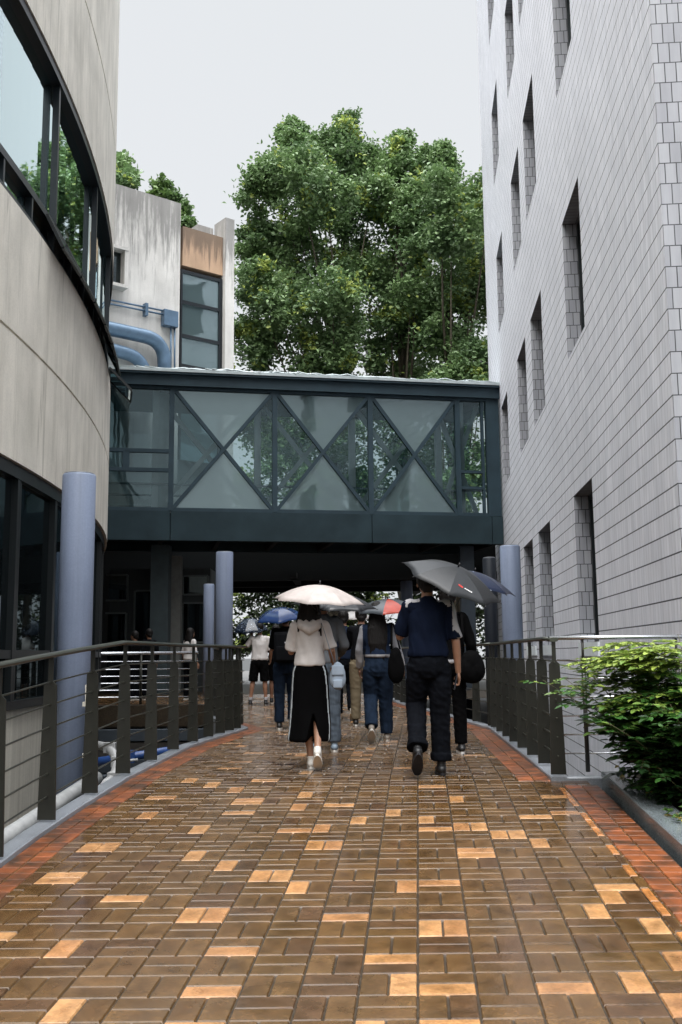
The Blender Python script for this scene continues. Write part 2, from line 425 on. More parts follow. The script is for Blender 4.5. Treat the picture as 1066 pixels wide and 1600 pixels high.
# terracotta border strips: bricks laid across the run of the kerb ----------
def strip(path, w, side, bm, lay, off=0.0, lift=.004):
    pts = [Vector((p.x, p.y)) for p in path]; d = 0; seg = .118
    for a, b in zip(pts, pts[1:]):
        L = (b-a).length; n = max(1, round(L/seg)); t = (b-a)/L; nn = Vector((t.y, -t.x))*side
        for k in range(n):
            p, q = a+t*L*k/n, a+t*L*(k+1)/n
            for r in (0, 1):
                if r and w < .2: continue
                w0 = off+(w/2)*r if w >= .2 else off; w1 = w0+(w/2 if w >= .2 else w)
                cs = [p+nn*w0, q+nn*w0, q+nn*w1, p+nn*w1]
                if side > 0: cs = cs[::-1]
                c = lin(random.choice(['864a27', '8c4f2a', '7c4423', '844a28', '704024'])); f = random.uniform(.8, 1.15)
                n0 = len(bm.verts)
                add_brick(bm, lay, cs, tuple(v*f for v in c)+(1,))
                bm.verts.ensure_lookup_table()
                for v in bm.verts[n0:]: v.co.z += lift
bm = new(); lay = bm.loops.layers.float_color.new('tone')
def dense(path, step=.8):
    out = [path[0]]
    for a, b in zip(path, path[1:]):
        n = max(1, int((b-a).length/step))
        out += [a+(b-a)*k/n for k in range(1, n+1)]
    return out
strip(dense(Lk), .23, 1, bm, lay); strip(dense(Lk2), .23, 1, bm, lay)
strip(dense(Rk[:3]), .27, -1, bm, lay, lift=.005); strip(dense(Rk[2:]), .2, -1, bm, lay, lift=.003)
PL0, PL1 = Vector((2.03, 8.15, 0)), Vector((1.49, -1, 0))
strip([PL1, PL0], .27, -1, bm, lay, lift=.006)
struct('path_border', bm, m_terra)
bm = new(); lay = bm.loops.layers.float_color.new('tone')          # narrow edge course beside the planter strip
t = (PL1-PL0).normalized(); nn = Vector((t.y, -t.x, 0))
k = .1
while k < 8.8:
    a = PL0+t*k+nn*.276; b = PL0+t*(k+.215)+nn*.276; a2, b2 = a+nn*.052, b+nn*.052
    c = lin('a66f3f') if random.random() < .55 else random.choice(BR)
    n0 = len(bm.verts); add_brick(bm, lay, [a.xy, b.xy, b2.xy, a2.xy][::-1], c+(1,)); bm.verts.ensure_lookup_table()
    for v in bm.verts[n0:]: v.co.z += .005
    k += .222
for f in bm.faces:
    f.normal_update()
    if f.normal.z < 0: f.normal_flip()
struct('path_edge_course', bm, m_brick)

# kerbs ----------------------------------------------------------------------
def kerb(name, path, w, h, mat, side, under=.5, seg=1.0):
    bm = new(); P_ = dense(path, seg); n = len(P_); rows = []
    for i, p in enumerate(P_):
        t = (P_[min(i+1, n-1)]-P_[max(i-1, 0)]); t.z = 0; t.normalize(); nn = Vector((t.y, -t.x, 0))*side
        z = dz(p.y)
        rows.append([bm.verts.new(Vector((q.x, q.y, zz))) for q, zz in ((p, z-under), (p, z+h-.008), (p+nn*.008, z+h), (p+nn*(w-.008), z+h), (p+nn*w, z+h-.008), (p+nn*w, z-under))])
    for A, B in zip(rows, rows[1:]):
        for k in range(5): bm.faces.new((A[k], B[k], B[k+1], A[k+1]))
    bm.faces.new(rows[0]); bm.faces.new(rows[-1][::-1]); bmesh.ops.recalc_face_normals(bm, faces=bm.faces)
    return struct(name, bm, mat)
kerb('kerb', Lk, .13, .035, m_kerb, -1); kerb('kerb', Lk2, .13, .035, m_kerb, -1)
kerb('kerb', Rk, .13, .035, m_kerb, 1); kerb('kerb', [Vector((1.70, 8.36, 0)), Vector((3.12, 8.30, 0))], .13, .03, m_kerb, -1)
# planter: granite kerb, soil bed
kerb('planter_kerb', [PL1+Vector((.045, 0, 0)), PL0+Vector((.045, .06, 0))], .23, .10, m_planter, 1)
bm = new(); random.seed(3)
g = [[None]*26 for _ in range(10)]
for i in range(10):
    for j in range(26):
        Y = -1+9.25*j/25; x0 = 1.78+.055*(Y+1); X = x0+(4.4-x0)*i/9
        if Y > 8.2: Y = 8.28
        g[i][j] = bm.verts.new((X, Y, dz(Y)+.05+.05*noise.noise(Vector((X*3, Y*3, 0)))+.02*i/9))
for i in range(9):
    for j in range(25): bm.faces.new((g[i][j], g[i+1][j], g[i+1][j+1], g[i][j+1]))
struct('planter_bed', bm, m_soil, smooth=True)
# covered court beyond, with its fascia facing the lower yard
bm = new(); box(bm, (-7.1, 33, -.26), (9.0, 22, .5)); box(bm, (-7.1, 21.93, -1.0), (9.0, .12, .38))
struct('court_floor', bm, simple('wet_court_floor', '4a4744', .25, var=.3, sc=3))
bm = new(); box(bm, (3, 47, -.05), (60, 44, .05))
struct('far_pavement', bm, simple('far_wet_pavement', '4c4845', .3, var=.3, sc=1))

# ================================================================ CURVED BUILDING (left)
CC = Vector((-38.84, 12.06, 0)); CR = 35.0
def cyl(px, py, R=CR):
    d = ray(px, py); e = Vector((d.x, d.y)); n = e.length; e /= n; b = e.dot(CC.xy); D = CC.xy.length
    t = b-math.sqrt(max(0, b*b-D*D+R*R)); p = e*t
    return math.atan2(p.y-CC.y, p.x-CC.x), EYE+d.z/n*t
def cp(phi, z, R): return Vector((CC.x+R*math.cos(phi), CC.y+R*math.sin(phi), z))
A0, A1 = rad(-24), rad(42)
def cband(bm, R, z0, z1, a0=A0, a1=A1, n=110, th=.25):
    """solid curved band with outer radius R"""
    rows = []
    for i in range(n+1):
        a = a0+(a1-a0)*i/n; rows.append([bm.verts.new(cp(a, z0, R)), bm.verts.new(cp(a, z1, R)), bm.verts.new(cp(a, z1, R-th)), bm.verts.new(cp(a, z0, R-th))])
    for A, B in zip(rows, rows[1:]):
        for k in range(4): bm.faces.new((A[k], B[k], B[(k+1) % 4], A[(k+1) % 4]))
    bm.faces.new(rows[0]); bm.faces.new(rows[-1][::-1])
cb = empty('curved_building', (-4.2, 12, -1.9), 'curved cream concrete building with ribbon windows along the left side', 'building')
Z_B, Z_J, Z_W0, Z_W1, Z_U = 3.33, 4.83, 6.42, 9.12, 11.15
bm = new(); cband(bm, CR, Z_B, Z_J-.02, th=.6); cband(bm, CR-.03, Z_J-.02, Z_J+.02, th=.5); cband(bm, CR, Z_J+.02, Z_W0, th=.6)
obj('wall', bm, m_cream, cb)
bm = new(); cband(bm, CR, Z_W1, Z_U-.025, th=.6); cband(bm, CR-.03, Z_U-.025, Z_U+.025, th=.5); cband(bm, CR, Z_U+.025, 19, th=.6)
obj('wall', bm, m_cream, cb)
bm = new(); cband(bm, CR-.10, -1.9, .42, th=.4); obj('base_wall', bm, m_creamdark, cb)
bm = new(); cband(bm, CR-.16, Z_W0+.06, Z_W1-.1, th=.02); obj('window_pane', bm, m_skyglass, cb)
bm = new(); cband(bm, CR-.14, .5, Z_B-.05, th=.02); obj('window_pane', bm, m_darkglass, cb)
ZT = 6.90
bm = new()
cband(bm, CR-.02, Z_W1-.13, Z_W1-.002, th=.16); cband(bm, CR-.05, ZT-.05, ZT+.05, th=.14); cband(bm, CR-.02, Z_W0+.002, Z_W0+.07, th=.18)
def cmull(bm, a, z0, z1, R, w=.09, d=.16):
    t = Vector((-math.sin(a), math.cos(a), 0)); n = Vector((math.cos(a), math.sin(a), 0))
    M = Matrix((n, t, Vector((0, 0, 1)))).transposed(); box(bm, cp(a, (z0+z1)/2, R-d/2), (d, w, z1-z0), M)
a1, _ = cyl(96, 250); a2, _ = cyl(155, 380)
stepa = (a2-a1)/1.0
mul = [a1+stepa*k for k in range(-5, 7)]
for a in mul: cmull(bm, a, ZT+.05, Z_W1-.13, CR-.045, .07, .09)
for k in range(-10, 24): cmull(bm, a1+stepa*k/3, Z_W0+.07, ZT-.05, CR-.06, .05, .09)
obj('window_frame', bm, m_blueframe, cb)
# frames of the ground glazing
bm = new(); cband(bm, CR-.05, Z_B-.16, Z_B-.002, th=.16); cband(bm, CR-.05, .42, .52, th=.2); cband(bm, CR-.07, 1.02, 1.12, th=.14)
g1, _ = cyl(80, 900, CR-.1)
for k in range(-6, 16):
    cmull(bm, g1+k*.048, .52, Z_B-.16, CR-.06, .08, .10); cmull(bm, g1+k*.048+.0038, .52, Z_B-.16, CR-.08, .05, .08)
obj('window_frame', bm, m_darkframe, cb)
bm = new(); cband(bm, CR-1.2, .4, Z_B+.5, th=.1); obj('inner_wall', bm, m_black, cb)
# awning sashes, hinged at the transom and pushed open
for k in range(1, 14):
    aa = a1+stepa*(k-1.5)/3; ab = aa+stepa/3*.94
    if aa > rad(15): break
    if aa > rad(9.5) and k % 2: continue
    op = .20 if aa < rad(9.5) else .42
    p1, p2 = cp(aa, ZT-.06, CR-.02), cp(ab, ZT-.06, CR-.02); q1, q2 = cp(aa, ZT-.50, CR+op), cp(ab, ZT-.50, CR+op)
    bm = new()
    for a, b in ((p1, p2), (q1, q2), (p1, q1), (p2, q2)): bar(bm, a, b, .035, .045)
    fr_ = obj('awning_window', bm, m_darkframe, cb)
    bm = new(); n = (p2-p1).cross(q1-p1).normalized()*.006
    vs = [p1, p2, q2, q1]; top = [bm.verts.new(v+n) for v in vs]; bot = [bm.verts.new(v-n) for v in vs]
    bm.faces.new(top); bm.faces.new(bot[::-1])
    for i in range(4): bm.faces.new((top[i], bot[i], bot[(i+1) % 4], top[(i+1) % 4]))
    bm.transform(world_of(cb).inverted())
    o = obj('pane', bm, m_skyglass, fr_, local=True)

# ================================================================ TILE BUILDING (right)
KW = ray(657, 1021).x; C0 = Vector((.3445*9.3, 9.3)); WD = Vector((KW, 1)).normalized(); WN = Vector((-WD.y, WD.x))   # WN points to the walkway
def wp(Y, z, dep=0):
    """point of the long wall face at depth Y, height z, pushed dep into the wall"""
    return Vector((C0.x+KW*(Y-C0.y)-WN.x*dep, Y-WN.y*dep, z))
tb = empty('tiled_building', (C0.x, C0.y, -1.9), 'tall pale tile clad building with slim deep windows along the right side', 'building')
cols_ = [(13.85, 15.5), (18.45, 20.25), (21.35, 23.15), (25.95, 27.85)]
rows_ = [(3.47-2.30+4.53*k, 3.47+4.53*k) for k in range(5)]
YE = 32.2; ZTOP = 24
ub = sorted({C0.y, YE, *[v for c in cols_ for v in c]}); zb = sorted({-1.9, ZTOP, *[v for c in rows_ for v in c]})
bm = new(); uvl = bm.loops.layers.uv.new('UVMap')
L_ = lambda Y: (Y-C0.y)*math.sqrt(1+KW*KW)
ZR = 3.47
for a, b in zip(ub, ub[1:]):
    for c, d in zip(zb, zb[1:]):
        if (a, b) in cols_ and (c, d) in rows_: continue
        quad(bm, wp(a, c), wp(b, c), wp(b, d), wp(a, d), 0, [(L_(a), c-ZR), (L_(b), c-ZR), (L_(b), d-ZR), (L_(a), d-ZR)], uvl)
# return face at the near corner, far end, roof, back
def rp(s, z): return Vector((C0.x-WN.x*s, C0.y-WN.y*s, z))
quad(bm, rp(9, -1.9), rp(0, -1.9), rp(0, ZTOP), rp(9, ZTOP), 1, [(9, -1.9-ZR), (0, -1.9-ZR), (0, ZTOP-ZR), (9, ZTOP-ZR)], uvl)
E0 = wp(YE, 0); E1 = wp(YE, 0, 9)
quad(bm, (E0.x, E0.y, -1.9), (E1.x, E1.y, -1.9), (E1.x, E1.y, ZTOP), (E0.x, E0.y, ZTOP), 1, [(0, -1.9-ZR), (9, -1.9-ZR), (9, ZTOP-ZR), (0, ZTOP-ZR)], uvl)
quad(bm, rp(9, -1.9), (E1.x, E1.y, -1.9), (E1.x, E1.y, ZTOP), rp(9, ZTOP), 1, [(0, 0), (23, 0), (23, 26), (0, 26)], uvl)
quad(bm, rp(0, ZTOP), (E0.x, E0.y, ZTOP), (E1.x, E1.y, ZTOP), rp(9, ZTOP), 1, [(0, 0), (23, 0), (23, 9), (0, 9)], uvl)
DEP = .27
for (a, b) in cols_:
    for (c, d) in rows_:
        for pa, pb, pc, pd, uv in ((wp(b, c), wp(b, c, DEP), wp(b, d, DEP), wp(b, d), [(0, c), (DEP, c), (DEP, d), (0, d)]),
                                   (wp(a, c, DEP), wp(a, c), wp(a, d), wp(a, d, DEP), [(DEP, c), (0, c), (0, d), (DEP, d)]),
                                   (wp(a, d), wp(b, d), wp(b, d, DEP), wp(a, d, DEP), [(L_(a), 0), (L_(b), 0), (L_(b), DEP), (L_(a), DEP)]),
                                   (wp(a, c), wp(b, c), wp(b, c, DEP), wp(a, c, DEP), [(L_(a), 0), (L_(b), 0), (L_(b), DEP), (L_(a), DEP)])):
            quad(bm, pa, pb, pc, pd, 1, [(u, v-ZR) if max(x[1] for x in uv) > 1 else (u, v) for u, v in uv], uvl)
obj('wall', bm, [m_tile, m_tilej], tb)
for (a, b) in cols_:
    for r_, (c, d) in enumerate(rows_):
        bm = new()
        for (y0, y1, z0, z1) in ((a, a+.07, c, d), (b-.07, b, c, d), (a+.07, b-.07, c, c+.07), (a+.07, b-.07, d-.07, d), ((a+b)/2-.03, (a+b)/2+.03, c+.07, d-.07)):
            p = [wp(y0, z0, DEP-.04), wp(y1, z0, DEP-.04), wp(y1, z1, DEP-.04), wp(y0, z1, DEP-.04)]
            q = [wp(y0, z0, DEP+.04), wp(y1, z0, DEP+.04), wp(y1, z1, DEP+.04), wp(y0, z1, DEP+.04)]
            P4 = [bm.verts.new(v) for v in p]; Q4 = [bm.verts.new(v) for v in q]
            bm.faces.new(P4); bm.faces.new(Q4[::-1])
            for k in range(4): bm.faces.new((P4[k], Q4[k], Q4[(k+1) % 4], P4[(k+1) % 4]))
        wf = obj('window', bm, m_darkframe, tb)
        bm = new(); quad(bm, wp(a, c, DEP-.002), wp(b, c, DEP-.002), wp(b, d, DEP-.002), wp(a, d, DEP-.002)); bm.transform(world_of(tb).inverted())
        obj('pane', bm, m_darkglass, wf, local=True)
        if r_ == 0:                                        # projecting white sill, ground storey
            bm = new(); t3 = Vector((WD.x, WD.y, 0)); n3 = Vector((WN.x, WN.y, 0)); M = Matrix((n3, t3, Vector((0, 0, 1)))).transposed()
            box(bm, wp((a+b)/2, c-.10, .10), (.26, b-a+.04, .20), M); bm.transform(world_of(tb).inverted())
            obj('sill', bm, m_white, wf, local=True)

# ================================================================ GLAZED FOOTBRIDGE
ZG = 4.13
BR_ = wp(28.4, ZG, -.005); BL_ = gr(170, 843, ZG); bd = (BR_-BL_); bd.z = 0; BLn = bd.length; bd.normalize(); bn = Vector((-bd.y, bd.x, 0))  # bn: away from camera
if bn.y < 0: bn = -bn
def bs(px, py):
    """(s along bridge, z) where a pixel meets the bridge's near face"""
    d = ray(px, py); den = d.x*bn.x+bn.y; Y = BL_.dot(bn)-0*bn.z
    Y = (BL_.x*bn.x+BL_.y*bn.y)/den; p = at(px, py, Y); return (p-BL_).dot(bd), p.z
def bq(s, z, dep=0): return Vector((BL_.x+bd.x*s+bn.x*dep, BL_.y+bd.y*s+bn.y*dep, z))
s_m = [bs(268, 700)[0], bs(430, 705)[0], bs(580, 710)[0], bs(717, 715)[0]]
z_gb = bs(430, 800)[1]; z_top = bs(430, 610)[1]
z_rf = bs(430, 592)[1]
fb = empty('footbridge', bq(BLn/2, ZG), 'glazed grey green footbridge with X braces linking the two buildings', 'footbridge')
SL = -4.0; BWD = 3.0
MB = Matrix((bd, bn, Vector((0, 0, 1)))).transposed()
def bbx(bm, s0, s1, z0, z1, d0, d1, mi=0): box(bm, bq((s0+s1)/2, (z0+z1)/2, (d0+d1)/2), (s1-s0, d1-d0, z1-z0), MB, mi=mi)
bm = new()
for s0, s1 in ((SL, s_m[0]-.01), (s_m[0]+.01, s_m[2]-.01), (s_m[2]+.01, BLn-.35), (BLn-.33, BLn-.01)): bbx(bm, s0, s1, ZG, z_gb-.02, 0, .25)
bbx(bm, SL, BLn-.01, ZG+.25, z_gb-.03, .26, BWD-.26)
bbx(bm, SL, BLn-.01, ZG, z_gb-.02, BWD-.25, BWD); obj('girder', bm, m_girder, fb)
bm = new(); bbx(bm, SL, BLn-.01, z_top, z_rf-.04, -.10, BWD+.1); bbx(bm, SL, BLn-.01, z_rf-.04, z_rf+.02, -.22, .30); obj('roof', bm, m_steel, fb)
bm = new(); bbx(bm, SL, BLn-.01, z_rf+.02, z_rf+.10, -.25, BWD+.2)
random.seed(8)
for k in range(26):                                        # cables and offcuts lying on the roof
    s = random.uniform(0, BLn-1); 
    tube(bm, [bq(s+t*.5, z_rf+.12+.03*math.sin(3*t+s), -.15+.1*math.sin(t*2+k)) for t in range(5)], .02, 5)
obj('roof_flashing', bm, simple('wet_roof_flashing', 'a9b3b5', .3, .2, var=.2, sc=3), fb)
bm = new()
for s in s_m: bbx(bm, s-.07, s+.07, z_gb, z_top, .02, .16)
bbx(bm, BLn-.42, BLn-.03, z_gb-.01, z_top, .01, .17)
bbx(bm, SL, BLn-.42, z_gb-.02, z_gb+.08, .03, .14); bbx(bm, SL, BLn-.42, z_top-.08, z_top-.001, .03, .14)
s_r2 = bs(756, 715)[0]
bbx(bm, s_r2-.04, s_r2+.04, z_gb+.08, z_top-.08, .04, .13)
zl1, zl0 = bs(220, 703)[1], bs(220, 733)[1]; zr1, zr0 = bs(740, 737)[1], bs(740, 762)[1]
for z in (zl1, zl0): bbx(bm, SL, s_m[0]-.07, z-.05, z+.05, .03, .14)
for z in (zr1, zr0): bbx(bm, s_m[3]+.07, s_r2-.04, z-.04, z+.04, .03, .14)
sv = bs(197, 715)[0]
for s in (sv,): bbx(bm, s-.09, s+.09, zl0+.05, zl1-.05, .035, .135)
obj('mullions', bm, m_steel, fb)
for a, b in zip(s_m, s_m[1:]):
    za, zb_ = z_gb+.08, z_top-.08; aa, bb = a+.07, b-.07
    bm = new(); bar(bm, bq(aa, za, .07), bq(bb, zb_, .07), .09, .10); bar(bm, bq(aa, zb_, .085), bq(bb, za, .085), .09, .10); obj('cross_brace', bm, m_steel, fb)
    mid = bq((aa+bb)/2, (za+zb_)/2, .10); c4 = [bq(aa, za, .10), bq(bb, za, .10), bq(bb, zb_, .10), bq(aa, zb_, .10)]
    for i, m in ((0, m_frost), (2, m_frost), (1, m_clear), (3, m_clear)):
        bm = new(); bm.faces.new([bm.verts.new(v) for v in (c4[i], c4[(i+1) % 4], mid)]); obj('pane', bm, m, fb)
for a, b, c, d, m in ((SL, s_m[0], zl1, z_top, m_clear), (SL, s_m[0], zl0, zl1, m_clear), (SL, s_m[0], z_gb, zl0, m_clear), (s_m[3], s_r2, zr1, z_top, m_clear),
                      (s_m[3], s_r2, zr0, zr1, m_clear), (s_m[3], s_r2, z_gb, zr0, m_clear), (s_r2, BLn-.42, z_gb, z_top, m_clear)):
    bm = new(); quad(bm, bq(a, c, .10), bq(b, c, .10), bq(b, d, .10), bq(a, d, .10)); obj('pane', bm, m, fb)
# white truss standing just inside the glass, handrails, far glazing
bm = new()
for s_ in s_m+[BLn-.6]: bbx(bm, s_-.52, s_-.34, z_gb, z_top, .55, .70)
for a, b in zip(s_m, s_m[1:]+[BLn]):
    bar(bm, bq(a-.43, z_gb, .78), bq(b-.43, z_top, .78), .08, .13); bar(bm, bq(a-.43, z_top, .88), bq(b-.43, z_gb, .88), .08, .13)
obj('inner_truss', bm, m_white, fb)
bm = new()
for z, dp in ((z_gb+.45, BWD-.5), (z_gb+.80, BWD-.5), (z_gb+.80, .5)): tube(bm, [bq(SL, z, dp), bq(BLn-.3, z, dp)], .028, 8)
obj('handrail', bm, m_chrome, fb)
bm = new(); vloft(bm, [(bq(bs(252, 650)[0], 0, .9).x, bq(bs(252, 650)[0], 0, .9).y, z, .23, .23) for z in (z_gb-.1, z_top-.01)]); obj('inner_column', bm, m_white, fb)
bm = new(); quad(bm, bq(SL, z_gb, BWD-.05), bq(BLn, z_gb, BWD-.05), bq(BLn, z_top, BWD-.05), bq(SL, z_top, BWD-.05)); obj('rear_pane', bm, mat_glass('rear_clear_glass', (.55, .70, .74), (.02, .05, .055), .02, .03, .9, .05), fb)
# soffit beams
bm = new()
for s in np.arange(SL+.5, BLn, 1.6): bbx(bm, s, s+.12, ZG+.02, ZG+.24, .27, BWD-.27)
obj('soffit_beams', bm, m_black, fb)

# covered roof behind the bridge and its dark pillars
cr = empty('covered_court_roof', (0, 34, 3.5), 'low dark flat roof over the court behind the footbridge', 'roof')
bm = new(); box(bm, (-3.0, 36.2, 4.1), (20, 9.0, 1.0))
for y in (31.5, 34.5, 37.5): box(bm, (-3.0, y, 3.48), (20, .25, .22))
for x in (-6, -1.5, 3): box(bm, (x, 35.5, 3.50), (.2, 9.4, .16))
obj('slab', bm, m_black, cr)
def pillar(px, w, Y, ztop, mat, label, zb=-1.9, name='pillar'):
    x = ray(px, 950).x*Y; bm = new(); box(bm, (x, Y, (zb+ztop)/2), (w, w, ztop-zb), bev=.01)
    tag(obj(name, bm, mat), label, 'pillar')
pillar(251, .50, 27.9, ZG-.005, simple('pillar_green_grey', '2c383c', .7), 'square dark green grey pillar carrying the left end of the footbridge')
pillar(274, .34, 28.7, 3.9, simple('pillar_concrete', '6a6c69', .8), 'square bare concrete pillar just right of the dark bridge pillar')
pillar(731, .40, 29.0, ZG-.005, simple('pillar_slate', '1f2a35', .6), 'square slate blue pillar carrying the right end of the footbridge')

# dark service building at the back left of the court
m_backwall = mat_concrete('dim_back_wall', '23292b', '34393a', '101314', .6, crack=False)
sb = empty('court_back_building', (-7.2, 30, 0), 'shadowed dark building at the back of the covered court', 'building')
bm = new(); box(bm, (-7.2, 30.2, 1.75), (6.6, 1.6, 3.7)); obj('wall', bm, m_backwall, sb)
for px, w, h, z in ((177, .75, 2.2, 1.2), (177, .8, .75, 3.05), (223, .5, 2.9, 1.5), (305, .75, 1.15, 2.0), (305, .75, .55, 3.1)):
    x = ray(px, 980).x*29.35; bm = new()
    for a in (-1, 1): box(bm, (x+a*w/2, 29.36, z), (.05, .08, h))
    for a in (-1, 1): box(bm, (x, 29.36, z+a*h/2), (w-.05, .08, .05))
    wf = obj('window', bm, simple('grey_frame', '4d5555', .5), sb)
    bm = new(); box(bm, (x, 29.385, z), (w-.05, .02, h-.05)); bm.transform(world_of(sb).inverted()); obj('pane', bm, m_darkglass, wf, local=True)

# ================================================================ ROUND COLUMNS
def column(px, Y, ztop, r, label, mat=m_column):
    x = ray(px, 950).x*Y
    e = empty('round_column', (x, Y, -1.9), label, 'column', 'round concrete columns beside the walkway')
    bm = new(); rr = [(r, -1.9), (r, ztop-.02), (r-.006, ztop-.005), (r-.02, ztop)]
    vloft(bm, [(x, Y, z, q, q) for q, z in rr], n=40); obj('shaft', bm, mat, e)
    bm = new(); vloft(bm, [(x, Y, z, r-.018, r-.018) for z in (ztop+.0005, ztop+.012)], n=40); obj('cap', bm, m_kerb, e)
column(118.5, 11.9, EYE+(ray(118, 742).z)*11.9, .20, 'thick near round blue grey column in front of the curved building')
column(350.5, 23.0, EYE+ray(350, 863).z*23, .20, 'taller pale round column left of the blue umbrella under the footbridge')
column(326.5, 26.5, EYE+ray(327, 913).z*26.5, .145, 'slim round column just left of the taller column under the footbridge')
column(800, 20.0, EYE+ray(800, 853).z*20, .205, 'round blue grey column by the tiled wall behind the right railing')
column(636, 33.0, EYE+ray(636, 908).z*33, .20, 'short pale round column behind the dark grey umbrella')
column(767, 20.6, EYE+ray(767, 872).z*20.6, .14, 'narrow dark blue round column below the navy umbrella', simple('dark_blue_column', '101722', .6))
column(428, 40.0, 2.0, .15, 'thin distant round column above the blue umbrella')

# ================================================================ STAINED BUILDING above the bridge (back left)
ang = rad(51.8); sd = Vector((math.sin(ang), math.cos(ang), 0)); sn = Vector((math.cos(ang), -math.sin(ang), 0))    # sn faces camera side
SP0 = Vector((ray(365, 450).x*32, 32, 0))
def ss(px, py, off=0):
    d = ray(px, py); o = SP0+sn*off; Y = (o.x*sn.x+o.y*sn.y)/(d.x*sn.x+sn.y); p = at(px, py, Y); return (p-SP0).dot(sd), p.z
def sq_(s, z, off=0): return Vector((SP0.x+sd.x*s+sn.x*off, SP0.y+sd.y*s+sn.y*off, z))
MS = Matrix((sd, sn, Vector((0, 0, 1)))).transposed()
def sbx(bm, s0, s1, z0, z1, o0, o1, bev=0): box(bm, sq_((s0+s1)/2, (z0+z1)/2, (o0+o1)/2), (s1-s0, o1-o0, z1-z0), MS, bev)
st = empty('stained_building', sq_(-3, -1.9), 'white rendered building with black rain stains beyond the footbridge', 'building')
s_c, z_c = ss(283, 318)
s_w0 = ss(286, 450)[0]; s_w1 = ss(350, 450)[0]
z_t2 = ss(285, 350)[1]; z_tb = ss(287, 412)[1]; z_t0 = ss(285, 350)[1]; print('ZC', z_c, z_t2, z_tb)
bm = new(); sbx(bm, -9, s_c, 4.4, z_c, -3, 0); obj('wall', bm, m_stain, st)
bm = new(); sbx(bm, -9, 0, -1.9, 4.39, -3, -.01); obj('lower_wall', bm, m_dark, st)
bm = new(); sbx(bm, s_w0+.04, s_w1+.02, z_tb, z_t2, -.6, -.12); obj('painted_panel', bm, m_tan, st)
bm = new(); sbx(bm, s_w1+.03, .0, 4.4, ss(358, 342)[1], -.7, .04); obj('end_pier', bm, m_stain, st)
bm = new(); sbx(bm, s_c+.01, -.01, 4.4, z_t2-.4, -3, -.75); sbx(bm, s_w1-.6, s_w1+.02, z_t2-.41, ss(350, 345)[1], -3.0, -.76); obj('rear_wall', bm, m_stain, st)
zs = [ss(287, y)[1] for y in (418, 466, 519, 566)]+[z_c-8.5]
for k, (za, zb_) in enumerate(zip(zs[1:], zs)):
    bm = new()
    sbx(bm, s_w0, s_w0+.06, za, zb_, -.22, -.12); sbx(bm, s_w1-.10, s_w1+.02, za, zb_, -.22, -.12)
    sbx(bm, s_w0+.06, s_w1-.10, zb_-.12, zb_-.01, -.22, -.12)
    f_ = obj('window', bm, m_blueframe, st)
    bm = new(); sbx(bm, s_w0+.06, s_w1-.10, za, zb_-.12, -.20, -.18); bm.transform(world_of(st).inverted()); obj('pane', bm, m_frost, f_, local=True)
# small box window at the left
sw0, zw0 = ss(176, 390); sw1, zw1 = ss(196, 455)
bm = new(); a, b = ss(160, 385)[0], ss(194, 392)[0]; zt, zb_ = ss(190, 392)[1], ss(190, 455)[1]
sbx(bm, a, b, zt-.10, zt, 0, .35); sbx(bm, a, b, zb_, zb_+.10, 0, .35); sbx(bm, b-.12, b, zb_+.10, zt-.10, 0, .33); sbx(bm, a, a+.12, zb_+.10, zt-.10, 0, .33)
bw = obj('box_window', bm, m_stain, st)
bm = new(); sbx(bm, a+.12, b-.12, zb_+.1, zt-.1, .01, .03); bm.transform(world_of(st).inverted()); obj('pane', bm, m_darkglass, bw, local=True)
def sp(px, py, off): s, z = ss(px, py, off); return sq_(s, z, off)
def bend(pts, r=6):
    """round the corners of a polyline"""
    pts = [Vector(p) for p in pts]; out = [pts[0]]
    for a, b, c in zip(pts, pts[1:], pts[2:]):
        d = min((a-b).length, (c-b).length)*.48; p, q = b+(a-b).normalized()*d, b+(c-b).normalized()*d
        for k in range(r+1):
            t = k/r; out.append(p*(1-t)**2+b*2*t*(1-t)+q*t*t)
    return out+[pts[-1]]
bm = new(); tube(bm, bend([sp(100, 500, .35), sp(170, 513, .35), sp(256, 532, .35), sp(258, 600, .35)], 10), .22, 16); obj('duct', bm, m_duct, st)
bm = new(); tube(bm, bend([sp(100, 533, .35), sp(168, 544, .35), sp(224, 560, .35), sp(232, 620, .35)], 10), .20, 16); obj('duct', bm, m_duct, st)
bm = new()
for dy in (0, 6): tube(bm, [sp(120, 458+dy, .12), sp(258, 486+dy, .12)], .03, 6)
tube(bm, [sp(267, 505, .12), sp(267, 600, .12)], .03, 6); tube(bm, [sp(273, 505, .12), sp(273, 600, .12)], .03, 6)
for px, py in ((228, 484),): 
    s, z = ss(px, py, .12); sbx(bm, s-.05, s+.05, z-.2, z+.2, 0, .2)
obj('conduit', bm, m_duct, st)
s, z = ss(266, 498, .15); bm = new(); sbx(bm, s-.25, s+.25, z-.26, z+.26, 0, .24, .01); obj('junction_box', bm, m_duct, st)

